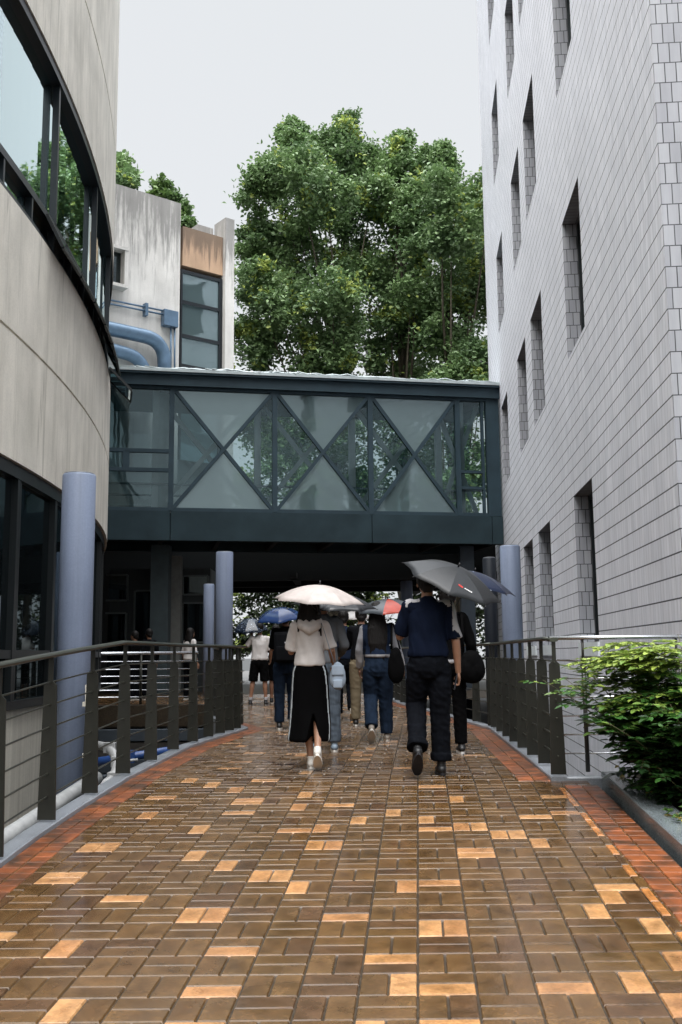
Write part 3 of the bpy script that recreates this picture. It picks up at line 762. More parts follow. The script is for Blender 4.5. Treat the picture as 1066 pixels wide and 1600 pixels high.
# ================================================================ RAILINGS
def plate(bm, p, t, h, w0=.075, w1=.125, th=.014):
    """tapered fin plate standing across the run of the rail (t = direction of the rail)"""
    n = Vector((t.y, -t.x, 0)).normalized(); t = Vector((t.x, t.y, 0)).normalized()
    prof = [(-w1/2, 0), (w1/2, 0), (w0/2+.004, h-.20), (.016, h-.17), (.016, h-.01), (-.016, h-.01), (-.016, h-.17), (-w0/2-.004, h-.20)]
    A = [bm.verts.new(p+n*a+Vector((0, 0, b))+t*th/2) for a, b in prof]; B = [bm.verts.new(p+n*a+Vector((0, 0, b))-t*th/2) for a, b in prof]
    bm.faces.new(A); bm.faces.new(B[::-1])
    for k in range(len(A)): bm.faces.new((A[k], B[k], B[(k+1) % len(A)], A[(k+1) % len(A)]))
    for b in (-.012, .012):                                   # bolts
        q = p+Vector((0, 0, h-.235+b*2)); tube(bm, [q-t*(th/2+.005), q+t*(th/2+.005)], .006, 6)
def along(path, ds):
    out = []; d = 0; nxt = ds[0]; i = 0
    acc = 0
    for a, b in zip(path, path[1:]):
        L = (b-a).length
        while i < len(ds) and acc <= ds[i] <= acc+L+1e-6:
            out.append((a+(b-a)*((ds[i]-acc)/L), (b-a).normalized())); i += 1
        acc += L
    return out
def railing(label, path, ds, H=1.15, rodm=None, railr=.026, name='railing', off=.065, side=-1, rodr=.0065, wm=1):
    P_ = []
    n = len(path)
    for i, p in enumerate(path):
        t = path[min(i+1, n-1)]-path[max(i-1, 0)]; nn = Vector((t.y, -t.x, 0)).normalized()*side
        q = p+nn*off; q.z = dz(p.y)+.055; P_.append(q)
    e = empty(name, P_[0], label, 'railing')
    for p, t in along(P_, ds):
        bm = new(); p = Vector((p.x, p.y, dz(p.y)+.05)); plate(bm, p, t, H-.055, w0=.08*wm, w1=.125*wm); obj('post', bm, m_post, e)
    D = dense(P_, .5)
    for q in D: q.z = dz(q.y)
    bm = new(); tube(bm, [q+Vector((0, 0, H)) for q in D], (railr*1.5, railr*.75), 12); obj('handrail', bm, m_rail, e)
    for z in (.20, .353, .506, .66, .813, .965):
        bm = new(); tube(bm, [q+Vector((0, 0, z)) for q in D], rodr, 6); obj('rod', bm, rodm or m_rail, e)
    return e
Lp = [p.copy() for p in Lk[1:]]
# distances so that posts fall about every 1.1 m
def total(p): return sum((b-a).length for a, b in zip(p, p[1:]))
T = total(Lp); cand = [(d, pxy(p+Vector((0, 0, .05))).x) for d in np.arange(0, T, .02) for p, t in along(Lp, [d])]
ds = [min(cand, key=lambda c: abs(c[1]-x))[0] for x in (5, 88, 153, 204, 246, 280, 310, 334, 352, 366, 377)]; ds = [max(.0, ds[0]-2.0), max(.0, ds[0]-1.0)]+ds
ds = sorted(set(ds))
railing('grey steel railing with fin posts and rods along the left kerb', Lp, ds)
T2 = total(Lk2[:3]); railing('railing turning back to the left behind the left kerb corner', Lk2, [d for d in np.arange(.35, T2, .55)])
Rp = Rk[:3]; T = total(Rp)
railing('railing of close fin posts running beside the right terracotta strip', Rp, [.03]+[d for d in np.arange(.74, T, .74)], side=1)
Rq = Rk[2:]; railing('far right railing curving away behind the person in black', Rq, [.1]+[d for d in np.arange(1.0, total(Rq), 1.0)], side=1)
# short cross railing to the tiled wall: round posts, bright rods
e = empty('railing', (1.76, 8.43, .055), 'bright stainless cross railing running behind the shrub to the tiled wall', 'railing')
bm = new(); tube(bm, [(1.74, 8.43, 1.15), (3.08, 8.39, 1.15)], (.036, .018), 12); obj('handrail', bm, m_chrome, e)
for z in (.20, .353, .506, .66, .813, .965):
    bm = new(); tube(bm, [(1.80, 8.43, z), (3.10, 8.39, z)], .0075, 8); obj('rod', bm, m_chrome, e)
for x in (2.02, 2.80):
    bm = new(); y = 8.43-.03*(x-1.76)
    tube(bm, [(x, y, .05), (x, y, .90)], .019, 10); tube(bm, [(x, y, .90), (x, y, .93)], .028, 10); tube(bm, [(x, y, .955), (x, y, .98)], .026, 10); tube(bm, [(x, y, .93), (x, y, 1.14)], .011, 10)
    obj('post', bm, simple('round_post', '2b2a28', .4, .3), e)
# far railing of the court
e = empty('railing', (-5.5, 22.05, 0), 'distant pale horizontal bar railing at the court edge left of the columns', 'railing')
x0, x1 = -9.0, ray(310, 1000).x*22.05
bm = new(); tube(bm, [(x0, 22.05, 1.10), (x1, 22.05, 1.10)], .035, 10); obj('handrail', bm, m_chrome, e)
for z in (.15, .30, .45, .60, .75, .92):
    bm = new(); tube(bm, [(x0, 22.05, z), (x1, 22.05, z)], .012, 6); obj('rod', bm, m_chrome, e)
for x in np.arange(x1-.05, x0, -1.2):
    bm = new(); tube(bm, [(x, 22.05, -.1), (x, 22.05, 1.08)], .03, 8); obj('post', bm, m_post, e)

# ================================================================ PIPES in the lower yard
bm = new(); p0 = at(-60, 1350, 7.4); q0 = at(15, 1306, 8.2); q1 = at(78, 1264, 9.2); tube(bm, [p0, q0, q1, q1+(q1-q0)*1.5], .075, 14)
for q in (q0, q0.lerp(q1, .55)): box(bm, q+Vector((0, 0, -.17)), (.05, .05, .22))
tag(obj('white_pipe', bm, m_whitepipe, smooth=False), 'fat white pipe running low along the curved building base', 'pipe')
bm = new()
c_ = [at(150, 1164, 13.0), at(172, 1168, 12.8), at(184, 1190, 12.6), at(178, 1215, 12.4), at(150, 1235, 12.2)]
tube(bm, bend(c_, 6), .055, 12)
for k, p in enumerate(c_[1:-1]): box(bm, p, (.15, .10, .13), bev=.01)
tube(bm, [c_[2]+Vector((0, 0, 0)), c_[2]+Vector((.25, 0, .02))], .018, 8); tube(bm, [c_[3], c_[3]+Vector((.2, 0, -.03))], .018, 8)
tag(obj('white_bent_pipe', bm, m_whitepipe), 'white bent drain pipe with elbows behind the left railing', 'pipe')
bm = new(); tube(bm, [at(120, 1195, 17), at(205, 1182, 17), at(330, 1163, 17.5)], .07, 12); box(bm, at(205, 1182, 17), (.14, .2, .2), bev=.02)
tag(obj('blue_pipe', bm, m_bluepipe), 'bright blue water pipe below the left railing', 'pipe')
bm = new(); tube(bm, [at(138, 1070, 11.6), at(138, 1265, 11.6)], .035, 10)
for y in (1100, 1180): box(bm, at(138, y, 11.6), (.11, .09, .05))
tag(obj('downpipe', bm, m_creamdark), 'slim cream downpipe right beside the thick near column', 'pipe')
bm = new(); box(bm, (-5.5, 18.5, -1.5), (5.5, .3, .8)); box(bm, (-5.2, 20.5, -1.15), (6, .2, .25)); box(bm, (-5.2, 20.6, -.55), (5.6, .2, .22))
tag(obj('yard_beam', bm, simple('yard_beam_grey', '2c343c', .7)), 'low grey concrete beams of the lower yard seen through the railing', 'beam')

# ================================================================ TREES AND PLANTS
def leaves(P_, size, cols, w, name, parent=None, mat=None, up=.3, seed=0, aspect=.62):
    """P_: (n,3) leaf positions; cols (n,3) colours; every leaf is a small folded diamond"""
    rg = np.random.default_rng(seed); n = len(P_)
    a = rg.normal(size=(n, 3)); a[:, 2] *= .6; a /= np.linalg.norm(a, axis=1)[:, None]
    nrm = rg.normal(size=(n, 3)); nrm[:, 2] += up*3; nrm -= (nrm*a).sum(1)[:, None]*a; nrm /= np.linalg.norm(nrm, axis=1)[:, None]
    b = np.cross(nrm, a); s = (size*rg.uniform(.65, 1.3, n))[:, None]
    v = np.empty((n, 6, 3)); A = a*s; B = b*s*aspect; D = nrm*s*.15
    v[:, 0] = P_-A*.5; v[:, 1] = P_-A*.1+B*.5+D; v[:, 2] = P_+A*.28+B*.36+D; v[:, 3] = P_+A*.6; v[:, 4] = P_+A*.28-B*.36+D; v[:, 5] = P_-A*.1-B*.5+D
    me = bpy.data.meshes.new(name); me.vertices.add(n*6); me.vertices.foreach_set('co', v.reshape(-1))
    idx = np.arange(n)[:, None]*6+np.array([0, 1, 2, 3, 0, 3, 4, 5])[None]
    me.loops.add(n*8); me.loops.foreach_set('vertex_index', idx.reshape(-1)); me.polygons.add(n*2)
    me.polygons.foreach_set('loop_start', np.arange(n*2)*4); me.polygons.foreach_set('loop_total', np.full(n*2, 4))
    me.update(calc_edges=True)
    ca = me.color_attributes.new('tone', 'FLOAT_COLOR', 'CORNER')
    c = np.ones((n, 8, 4), np.float32); c[:, :, :3] = cols[:, None, :]; ca.data.foreach_set('color', c.reshape(-1))
    return obj(name, me, mat or m_leaf, parent)
m_leaf = mat_leaf('tree_leaf', None, .5); m_bushleaf = mat_leaf('shrub_leaf', None, .35)
m_bark = simple('bark', '4a4438', .85, var=.35, sc=5, bump=.5)
def leafcols(P_, rg, dark, light, tip, fy=.12, cl=None):
    n = len(P_); t = rg.uniform(0, 1, n)[:, None]
    k = np.array([noise.noise(Vector(p)*.55) for p in P_])[:, None]*.5+.5; k = np.clip((k-.3)/.4, 0, 1)
    c = dark*(1-t*.5-k*.5)+light*(t*.5+k*.5)
    yy = np.array([noise.noise(Vector(p)*.9+Vector((9, 3, 1))) for p in P_])
    sel = (rg.uniform(0, 1, n) < np.clip((yy-.28)*3.5, 0, .8)*min(1, fy*7))
    c[sel] = tip*rg.uniform(.7, 1.15, sel.sum())[:, None]
    return c
D_, L__, T_ = np.array(lin('506a47')), np.array(lin('7f9a64')), np.array(lin('a0b05a'))
def tree(label, name, base, clumps, Y, size, per, seed, group='trees beyond the footbridge', trunk_r=.35, spread=1.0, dark=D_, light=L__, tip=T_, fy=.12, depth=4.0):
    """clumps: (px, py, r_px) boughs of the crown as surveyed, each at its own depth around Y"""
    rg = np.random.default_rng(seed); random.seed(seed)
    e = empty(name, base, label, 'tree', group)
    C_ = []; pts = []
    for (px, py, rp) in clumps:
        for rep in range(2):
            if rep and rg.uniform() < .4: continue
            yy = Y+rg.uniform(-depth, depth)*(.4 if rep == 0 else 1)
            c = at(px+rg.uniform(-8, 8)*rep, py+rg.uniform(-8, 8)*rep, yy); r = rp*yy/F*spread
            C_.append((c, r))
            ns = 12
            for s in range(ns):                       # twig clusters on the bough's shell
                d = rg.normal(size=3); d /= np.linalg.norm(d); q = np.array(c)+d*r*rg.uniform(.45, 1.0)*np.array([1, 1, 1.15])
                m = max(6, int(per*rg.uniform(.5, 1.5)/ns)); w = r*rg.uniform(.20, .38)
                g_ = rg.normal(size=(m, 3))*w*np.array([1, 1, .75]); g_[:, 2] -= .15*w
                pts.append(q+g_)
    P_ = np.concatenate(pts)
    leaves(P_, size, leafcols(P_, rg, dark, light, tip, fy), 1, 'crown', e, seed=seed)
    bm = new(); base = Vector(base); top = max((c for c, r in C_), key=lambda c: c.z)
    spine = [base, base+Vector((.1, 0, (top.z-base.z)*.3)), Vector(((base.x+top.x)/2, (base.y+top.y)/2, base.z+(top.z-base.z)*.6)), Vector((top.x, top.y, top.z*.8))]
    tube(bm, spine, [trunk_r, trunk_r*.75, trunk_r*.45, .04], 10)
    for c, r in C_:
        k = min(.8, max(.15, (c.z-base.z)/(top.z-base.z)-.22)); a = spine[0].lerp(spine[-1], k)
        if k < .3: a = spine[0].lerp(spine[1], k/.3)
        m = a.lerp(c, .5)+Vector((random.uniform(-.3, .3), random.uniform(-.3, .3), -.3))
        tube(bm, [a, m, m.lerp(c, .75)], [trunk_r*.28, trunk_r*.15, .02], 6)
    obj('trunk', bm, m_bark, e)
    return e
YT = 46
tree('tallest broad green tree in the middle behind the footbridge', 'broadleaf_tree', (at(520, 900, YT).x, YT, -1.9),
     [(462, 205, 18), (462, 225, 24), (460, 262, 40), (425, 275, 36), (405, 315, 34), (400, 370, 32), (402, 440, 36), (402, 520, 38), (400, 590, 38), (500, 235, 30), (542, 196, 20), (542, 215, 26), (540, 255, 42), (510, 300, 44),
      (460, 330, 44), (440, 395, 44), (500, 380, 46), (555, 340, 44), (450, 470, 44), (515, 455, 46), (560, 420, 42), (470, 545, 40), (540, 530, 42), (440, 610, 36), (520, 600, 36), (400, 660, 40), (450, 700, 44), (520, 670, 42), (560, 730, 44), (480, 760, 44), (400, 750, 44), (580, 250, 22), (583, 300, 30)],
     YT, .20, 1900, 1, trunk_r=.38, spread=.96)
tree('rounded green tree right of the tallest tree behind the footbridge', 'broadleaf_tree', (at(630, 900, YT+2).x, YT+2, -1.9),
     [(625, 222, 17), (625, 240, 24), (625, 275, 38), (655, 310, 40), (610, 345, 40), (650, 375, 44), (600, 420, 40), (650, 450, 42), (605, 490, 40), (650, 520, 42), (600, 560, 36), (640, 590, 38), (620, 660, 42), (650, 720, 44), (600, 770, 44), (665, 250, 22)],
     YT+2, .20, 1900, 2, spread=.96)
tree('green tree standing against the tiled building behind the footbridge', 'broadleaf_tree', (at(715, 900, YT-1).x, YT-1, -1.9),
     [(695, 242, 17), (697, 262, 22), (695, 300, 38), (728, 310, 36), (748, 350, 34), (700, 370, 42), (740, 410, 40), (700, 450, 42), (745, 480, 38), (695, 530, 40), (740, 560, 40), (690, 600, 36), (750, 615, 32), (700, 670, 42), (740, 720, 44), (690, 780, 44), (770, 290, 30), (780, 440, 40)],
     YT-1, .20, 1900, 3, spread=.96)
tree('dark tree top peeping over the left end of the stained building', 'broadleaf_tree', (at(185, 900, 44).x, 44, -1.9),
     [(180, 262, 24), (195, 285, 20), (160, 285, 30), (150, 330, 40), (200, 340, 30)], 44, .25, 700, 4, trunk_r=.25)
tree('light sparse tree top over the middle of the stained building', 'broadleaf_tree', (at(265, 900, 42).x, 42, -1.9),
     [(258, 297, 17), (272, 318, 17), (245, 305, 12), (295, 345, 12), (285, 330, 12), (270, 370, 26)], 42, .22, 380, 5, trunk_r=.2, light=np.array(lin('6f8a48')), fy=.3)
# low trees and hedge seen under the bridge
for k, (px, lab) in enumerate(((430, 'dark low tree seen under the footbridge above the blue umbrella'), (530, 'dark low tree seen under the footbridge behind the pale umbrella'),
                               (700, 'dark low tree seen under the footbridge behind the navy umbrella'))):
    tree(lab, 'low_tree', (at(px, 950, 47).x, 47, -.1), [(px-50, 920, 30), (px, 905, 34), (px+45, 925, 30), (px-30, 965, 34), (px+25, 970, 36), (px, 1000, 30), (px-60, 1000, 26), (px+60, 1000, 26), (px-20, 870, 34), (px+30, 865, 34)],
         47, .22, 420, 20+k, group='low trees beyond the covered court', trunk_r=.12, dark=np.array(lin('1d2a15')), light=np.array(lin('33461f')), depth=1.2)

# planter shrub: arching stems with feather leaves --------------------------
def shrub():
    rg = np.random.default_rng(5); random.seed(5)
    b0 = Vector((2.50, 7.35, dz(7.35)+.05))
    e = empty('planter_shrub', b0, 'leafy green shrub with yellow green tips in the granite planter', 'shrub')
    bm = new(); P_ = []; Cc = []; Ax = []
    def frond(p, d, L, light):
        """feather leaf from p along d"""
        n = random.randint(4, 6); side = d.cross(Vector((0, 0, 1))).normalized()
        tube(bm, [p, p+d*L*.5+Vector((0, 0, -.01)), p+d*L+Vector((0, 0, -.12*L))], .0014, 4, cap=False)
        for i in range(n):
            t = (i+1)/n; q = p+d*L*t+Vector((0, 0, -.12*L*t*t))
            for sgn in (-1, 1):
                dd = (d*.55+side*sgn*.9+Vector((0, 0, random.uniform(-.35, .1)))).normalized()
                Ax.append((q, dd, L*.42*random.uniform(.8, 1.1)*(1-.25*t), light))
        Ax.append((p+d*L+Vector((0, 0, -.12*L)), (d+Vector((0, 0, -.3))).normalized(), L*.45, light))
    for k in range(125):
        a = random.uniform(0, 2*math.pi); lean = random.uniform(.05, .75); h = random.uniform(.55, 1.22)
        base = b0+Vector((random.uniform(-.12, .45), random.uniform(-.4, .45), 0))
        d = Vector((math.cos(a)*lean, math.sin(a)*lean, 1)).normalized()
        pts = [base+d*h*t+Vector((math.cos(a), math.sin(a), 0))*(.35*lean*h*t*t)-Vector((0, 0, .22*lean*h*t*t)) for t in (0, .25, .5, .75, 1)]
        tube(bm, pts, [.008, .007, .006, .004, .002], 5)
        for t in np.arange(.12, 1.01, .075):
            i = min(3, int(t*4)); p = pts[i].lerp(pts[i+1], t*4-i if i < 4 else 1)
            for _ in range(2):
                b = random.uniform(0, 2*math.pi); dd = Vector((math.cos(b), math.sin(b), random.uniform(-.1, .5))).normalized()
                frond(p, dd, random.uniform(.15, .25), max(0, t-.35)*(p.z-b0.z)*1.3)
    for k in range(70):                                    # low leafy skirt of the shrub
        a = random.uniform(0, 2*math.pi); base = b0+Vector((random.uniform(-.25, .5), random.uniform(-.55, .5), 0)); h = random.uniform(.2, .6)
        for t in (.3, .55, .8, 1.0):
            p = base+Vector((math.cos(a)*.25*t, math.sin(a)*.25*t, h*t))
            for _ in range(3):
                b = random.uniform(0, 2*math.pi); frond(p, Vector((math.cos(b), math.sin(b), random.uniform(-.2, .4))).normalized(), random.uniform(.14, .22), random.uniform(0, .25))
        tube(bm, [base, base+Vector((math.cos(a)*.25, math.sin(a)*.25, h))], [.005, .002], 5)
    # long side sprays reaching over the kerb
    for k in range(26):
        z = random.uniform(.5, 1.12); base = b0+Vector((-.05, random.uniform(-.25, .35), z)); L = random.uniform(.30, .68)*(1 if z > .65 else .55)
        pts = [base+Vector((-L*t, .05*t, .12*L*math.sin(t*2.6)-.05*t)) for t in (0, .33, .66, 1)]
        tube(bm, pts, [.005, .004, .003, .002], 5)
        for t in np.arange(.1, 1.01, .12):
            i = min(2, int(t*3)); p = pts[i].lerp(pts[i+1], t*3-i)
            for sgn in (-1, 1):
                frond(p, Vector((-.7, .8*sgn, random.uniform(-.2, .25))).normalized(), random.uniform(.12, .18), .25+z*.6)
    obj('stems', bm, simple('shrub_stem', '4c4a2c', .7), e)
    bm = new(); lay = bm.loops.layers.float_color.new('tone')
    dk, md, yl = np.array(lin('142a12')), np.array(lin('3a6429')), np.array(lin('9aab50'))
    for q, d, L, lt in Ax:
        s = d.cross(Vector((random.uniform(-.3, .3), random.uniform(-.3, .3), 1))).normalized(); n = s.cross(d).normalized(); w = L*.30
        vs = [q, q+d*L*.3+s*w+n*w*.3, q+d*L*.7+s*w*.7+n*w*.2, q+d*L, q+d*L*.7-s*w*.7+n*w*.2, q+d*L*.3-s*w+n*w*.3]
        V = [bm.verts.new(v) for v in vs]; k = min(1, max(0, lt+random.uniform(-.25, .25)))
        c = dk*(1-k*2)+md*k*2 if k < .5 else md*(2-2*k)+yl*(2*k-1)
        c = c*random.uniform(.75, 1.2)
        for f in (bm.faces.new((V[0], V[1], V[2], V[3])), bm.faces.new((V[0], V[3], V[4], V[5]))):
            for l in f.loops: l[lay] = (c[0], c[1], c[2], 1)
    obj('foliage', bm, m_bushleaf, e)
shrub()
# ground cover in the planter
rg = np.random.default_rng(9); n = 2600
Y_ = rg.uniform(.5, 8.2, n); X_ = 2.12+.06*(Y_-8)+.05+rg.uniform(0, 1, n)**1.5*1.3
keep = np.array([noise.noise(Vector((x*2.5, y*2.5, 0))) > -.12 for x, y in zip(X_, Y_)]); X_, Y_ = X_[keep], Y_[keep]
P_ = np.stack([X_, Y_, np.array([dz(y) for y in Y_])+.09+rg.uniform(0, .07, len(X_))], 1)
cc = np.array(lin('4a6a30'))[None]*rg.uniform(.5, 1.3, len(P_))[:, None]; sel = rg.uniform(0, 1, len(P_)) < .2; cc[sel] = np.array(lin('9a8a4a'))
tag(leaves(P_, .05, cc, 1, 'ground_cover', seed=9, up=.8), 'low leafy ground cover and fallen leaves in the planter bed', 'ground cover', kind='stuff')

# ================================================================ UMBRELLAS
def mat_umb(name, c, trans=.12, rough=.3, dots=None):
    if name in MC: return MC[name]
    x = N(name); v = x.obj(); f = x.noise(v, 14, 3); c = lin(c)
    col = x.ramp(f, [(.3, tuple(a*.85 for a in c)), (.7, tuple(min(1, a*1.1) for a in c))])
    if dots:
        vo = x.n('ShaderNodeTexVoronoi'); vo.inputs['Scale'].default_value = dots[0]; x.l(v, vo.inputs['Vector'])
        col = x.mix(x.math('LESS_THAN', vo.outputs['Distance'], dots[1]), col, lin(dots[2]))
    drops = x.n('ShaderNodeTexVoronoi'); drops.inputs['Scale'].default_value = 90; x.l(v, drops.inputs['Vector'])
    x.col(col); x.set(Roughness=rough); x.bump(x.math('LESS_THAN', drops.outputs['Distance'], .25), .25, .003)
    tl = x.n('ShaderNodeBsdfTranslucent'); tl.inputs[0].default_value = c+(1,)
    m = x.n('ShaderNodeMixShader'); m.inputs[0].default_value = trans
    x.l(x.b.outputs[0], m.inputs[1]); x.l(tl.outputs[0], m.inputs[2]); x.l(m.outputs[0], x.out.inputs[0]); MC[name] = x.m; return x.m
def umbrella(label, apex, axis, R, drop, hand, mats, n=8, spin=0, colour=None, seg=8, mark=None, facing=None):
    """apex: world point of the canopy top; axis: unit direction canopy points; mats per panel via colour(i)"""
    ax = Vector(axis).normalized(); a, b = frame_of(ax)
    e = empty('umbrella', hand, label, 'umbrella')
    def sp_(th, t):
        """surface point: th in panels, t 0..1 outwards"""
        k = th-math.floor(th); w = math.sin(math.pi*k)**2 if 0 < k < 1 else 0
        ch = math.cos(math.pi/n)/math.cos((k-.5)*2*math.pi/n)
        r = R*t*(ch*(1-.035*w*t*t)); z = -drop*(t**1.9)*(1-.05*w)+.0*t
        ang_ = 2*math.pi*th/n+spin
        return Vector(apex)+a*r*math.cos(ang_)+b*r*math.sin(ang_)+ax*z
    if facing:
        ki = min([i for i in range(n) if sp_(i+.5, .75).y < Vector(apex).y], key=lambda i: (pxy(sp_(i+.5, .75))-Vector(facing)).length); colour = lambda i: 1 if i == ki else 0
    bm = new(); m = 6; grid = {}
    top = bm.verts.new(Vector(apex))
    for i in range(n*m):
        for j in range(1, seg+1): grid[i, j] = bm.verts.new(sp_(i/m, j/seg))
    for i in range(n*m):
        i2 = (i+1) % (n*m); mi = colour(i//m) if colour else 0
        f = bm.faces.new((top, grid[i, 1], grid[i2, 1])); f.material_index = mi; f.smooth = True
        for j in range(1, seg):
            f = bm.faces.new((grid[i, j], grid[i, j+1], grid[i2, j+1], grid[i2, j])); f.material_index = mi; f.smooth = True
    for i in range(n):
        for j in range(0, seg):
            v1 = top if j == 0 else grid[i*m, j]; ed = bm.edges.get((v1, grid[i*m, j+1]))
            if ed: ed.smooth = False
    o = obj('canopy', bm, mats, e); sm = o.modifiers.new('thickness', 'SOLIDIFY'); sm.thickness = .0012; sm.offset = -1
    shaft_low = Vector(apex)-ax*.62
    for i in range(n):
        bm = new(); pts = [sp_(i, t)-ax*.006 for t in (0.02, .25, .5, .75, 1.0)]; tube(bm, pts, .0022, 5)
        tube(bm, [sp_(i, 1.0), sp_(i, 1.0)+(sp_(i, 1.0)-sp_(i, .85)).normalized()*.016], .004, 6)
        tube(bm, [sp_(i, .5)-ax*.006, Vector(apex)-ax*.26], .0018, 4)
        obj('rib', bm, simple('umbrella_metal', '3b3b3d', .35, .8), e)
    bm = new(); end = Vector(hand); tube(bm, [Vector(apex)+ax*.03, Vector(apex)-ax*.05, end], [.004, .005, .005], 8)
    tube(bm, [Vector(apex)+ax*.004, Vector(apex)+ax*.04], [.010, .006], 8); tube(bm, [Vector(apex)-ax*.27, Vector(apex)-ax*.25], .011, 8)
    obj('shaft', bm, simple('umbrella_metal', '3b3b3d', .35, .8), e)
    if mark:
        best = min(((pxy(sp_(i/8, j/20))-Vector(mark)).length, i/8, j/20) for i in range(n*8) for j in range(5, 20) if True)
        th, t_ = best[1], best[2]; c0 = sp_(th, t_); tu = (at(mark[0]+20, mark[1]+9, c0.y)-at(mark[0], mark[1], c0.y)).normalized()
        nn_ = (sp_(th+.02, t_)-c0).cross(sp_(th, t_+.02)-c0).normalized()
        if nn_.dot(Vector((0, 0, EYE))-c0) < 0: nn_ = -nn_
        tu = (tu-nn_*tu.dot(nn_)).normalized(); tv = nn_.cross(tu)
        for nm, mt, parts in (('emblem', simple('emblem_red', 'c03a36', .5), [(-.030, .002, .013, .008), (-.012, -.003, .013, .008), (-.022, 0, .008, .010)]),
                              ('emblem_lettering', simple('emblem_white', 'd4d4d4', .5), [(.022+.015*k, 0, .0055, .006) for k in range(5)])):
            bm = new()
            for (u, v, w, h) in parts:
                M = Matrix((tu, tv, nn_)).transposed(); box(bm, c0+tu*u+tv*v+nn_*.004, (w*2, h*2, .0015), M, bev=.0004)
            obj(nm, bm, mt, e)
    dh = (end-(Vector(apex)-ax*.05)).normalized()
    bm = new(); tube(bm, [end-dh*.03, end+dh*.0, end+dh*.09], [.012, .013, .015], 10); obj('handle', bm, simple('umbrella_handle', '19191b', .4), e)
    return e

# ================================================================ PEOPLE
m_skin = None
def mat_skin():
    x = N('skin'); v = x.obj(); f = x.noise(v, 12)
    x.col(x.ramp(f, [(.3, lin('8c6751')), (.7, lin('9c7560'))])); x.set(Roughness=.5)
    x.b.inputs['Subsurface Weight'].default_value = .08; x.b.inputs['Subsurface Radius'].default_value = (.02, .008, .004); return x.m
m_skin = mat_skin()
def mat_hair():
    x = N('black_hair'); v = x.obj((1, 1, .06)); f = x.noise(v, 120, 3, .7)
    x.col(x.ramp(f, [(.3, lin('070606')), (.7, lin('161211'))])); x.set(Roughness=.62); x.b.inputs['Specular IOR Level'].default_value = .22; x.bump(f, .6, .004); return x.m
m_hair = mat_hair()
def cloth(name, c, sc=30, rough=.85, var=.12, weave=.3, streak=False):
    if name in MC: return MC[name]
    x = N(name); c = lin(c); v = x.obj(); f = x.noise(v, 7, 4); g = x.noise(v, 260, 2)
    col = x.ramp(f, [(.3, tuple(a*(1-var) for a in c)), (.7, tuple(min(1, a*(1+var)) for a in c))])
    if streak: col = x.mix(1.0, col, x.ramp(x.noise(x.obj((1, 1, .15)), 25, 4, .7), [(.3, G(.75)), (.7, G(1.3))]), 'MULTIPLY')
    x.col(col); x.set(Roughness=rough); x.b.inputs['Specular IOR Level'].default_value = .06
    x.bump(g, weave, .001); MC[name] = x.m; return x.m
def fuse(bm, voxel, smooth=4, fold=0.0, fsc=9.0, seed=0, zst=.5, fn=None):
    """fuse overlapping closed shapes into one skin, then give cloth folds"""
    me = bpy.data.meshes.new('tmp'); bmesh.ops.recalc_face_normals(bm, faces=bm.faces); bm.to_mesh(me); bm.free()
    o = bpy.data.objects.new('tmp', me); COL.objects.link(o)
    r = o.modifiers.new('r', 'REMESH'); r.mode = 'VOXEL'; r.voxel_size = voxel
    if smooth:
        s = o.modifiers.new('s', 'SMOOTH'); s.factor = .5; s.iterations = smooth
    dg = bpy.context.evaluated_depsgraph_get(); ev = o.evaluated_get(dg); m2 = bpy.data.meshes.new_from_object(ev)
    bpy.data.objects.remove(o); bpy.data.meshes.remove(me)
    if fold:
        n = len(m2.vertices); cos = np.empty(n*3); m2.vertices.foreach_get('co', cos); cos = cos.reshape(-1, 3)
        nor = np.empty(n*3); m2.vertices.foreach_get('normal', nor); nor = nor.reshape(-1, 3); sv = Vector((seed*3.1, seed*1.7, 0))
        for i in range(n):
            p = cos[i]; q = Vector((p[0]*fsc, p[1]*fsc, p[2]*fsc*zst+p[0]*fsc*.5))+sv
            h = (1-abs(noise.noise(q))*2.2)*.6+noise.noise(q*2.3)*.4
            k = fold*(fn(p) if fn else 1.0)
            cos[i] = p+nor[i]*h*k
        m2.vertices.foreach_set('co', cos.reshape(-1)); m2.update()
    m2.polygons.foreach_set('use_smooth', [True]*len(m2.polygons))
    return m2
def paint(me, fn):
    """material index per face from its centre"""
    n = len(me.polygons); c = np.empty(n*3); me.polygons.foreach_get('center', c); c = c.reshape(-1, 3)
    me.polygons.foreach_set('material_index', [fn(*p) for p in c])

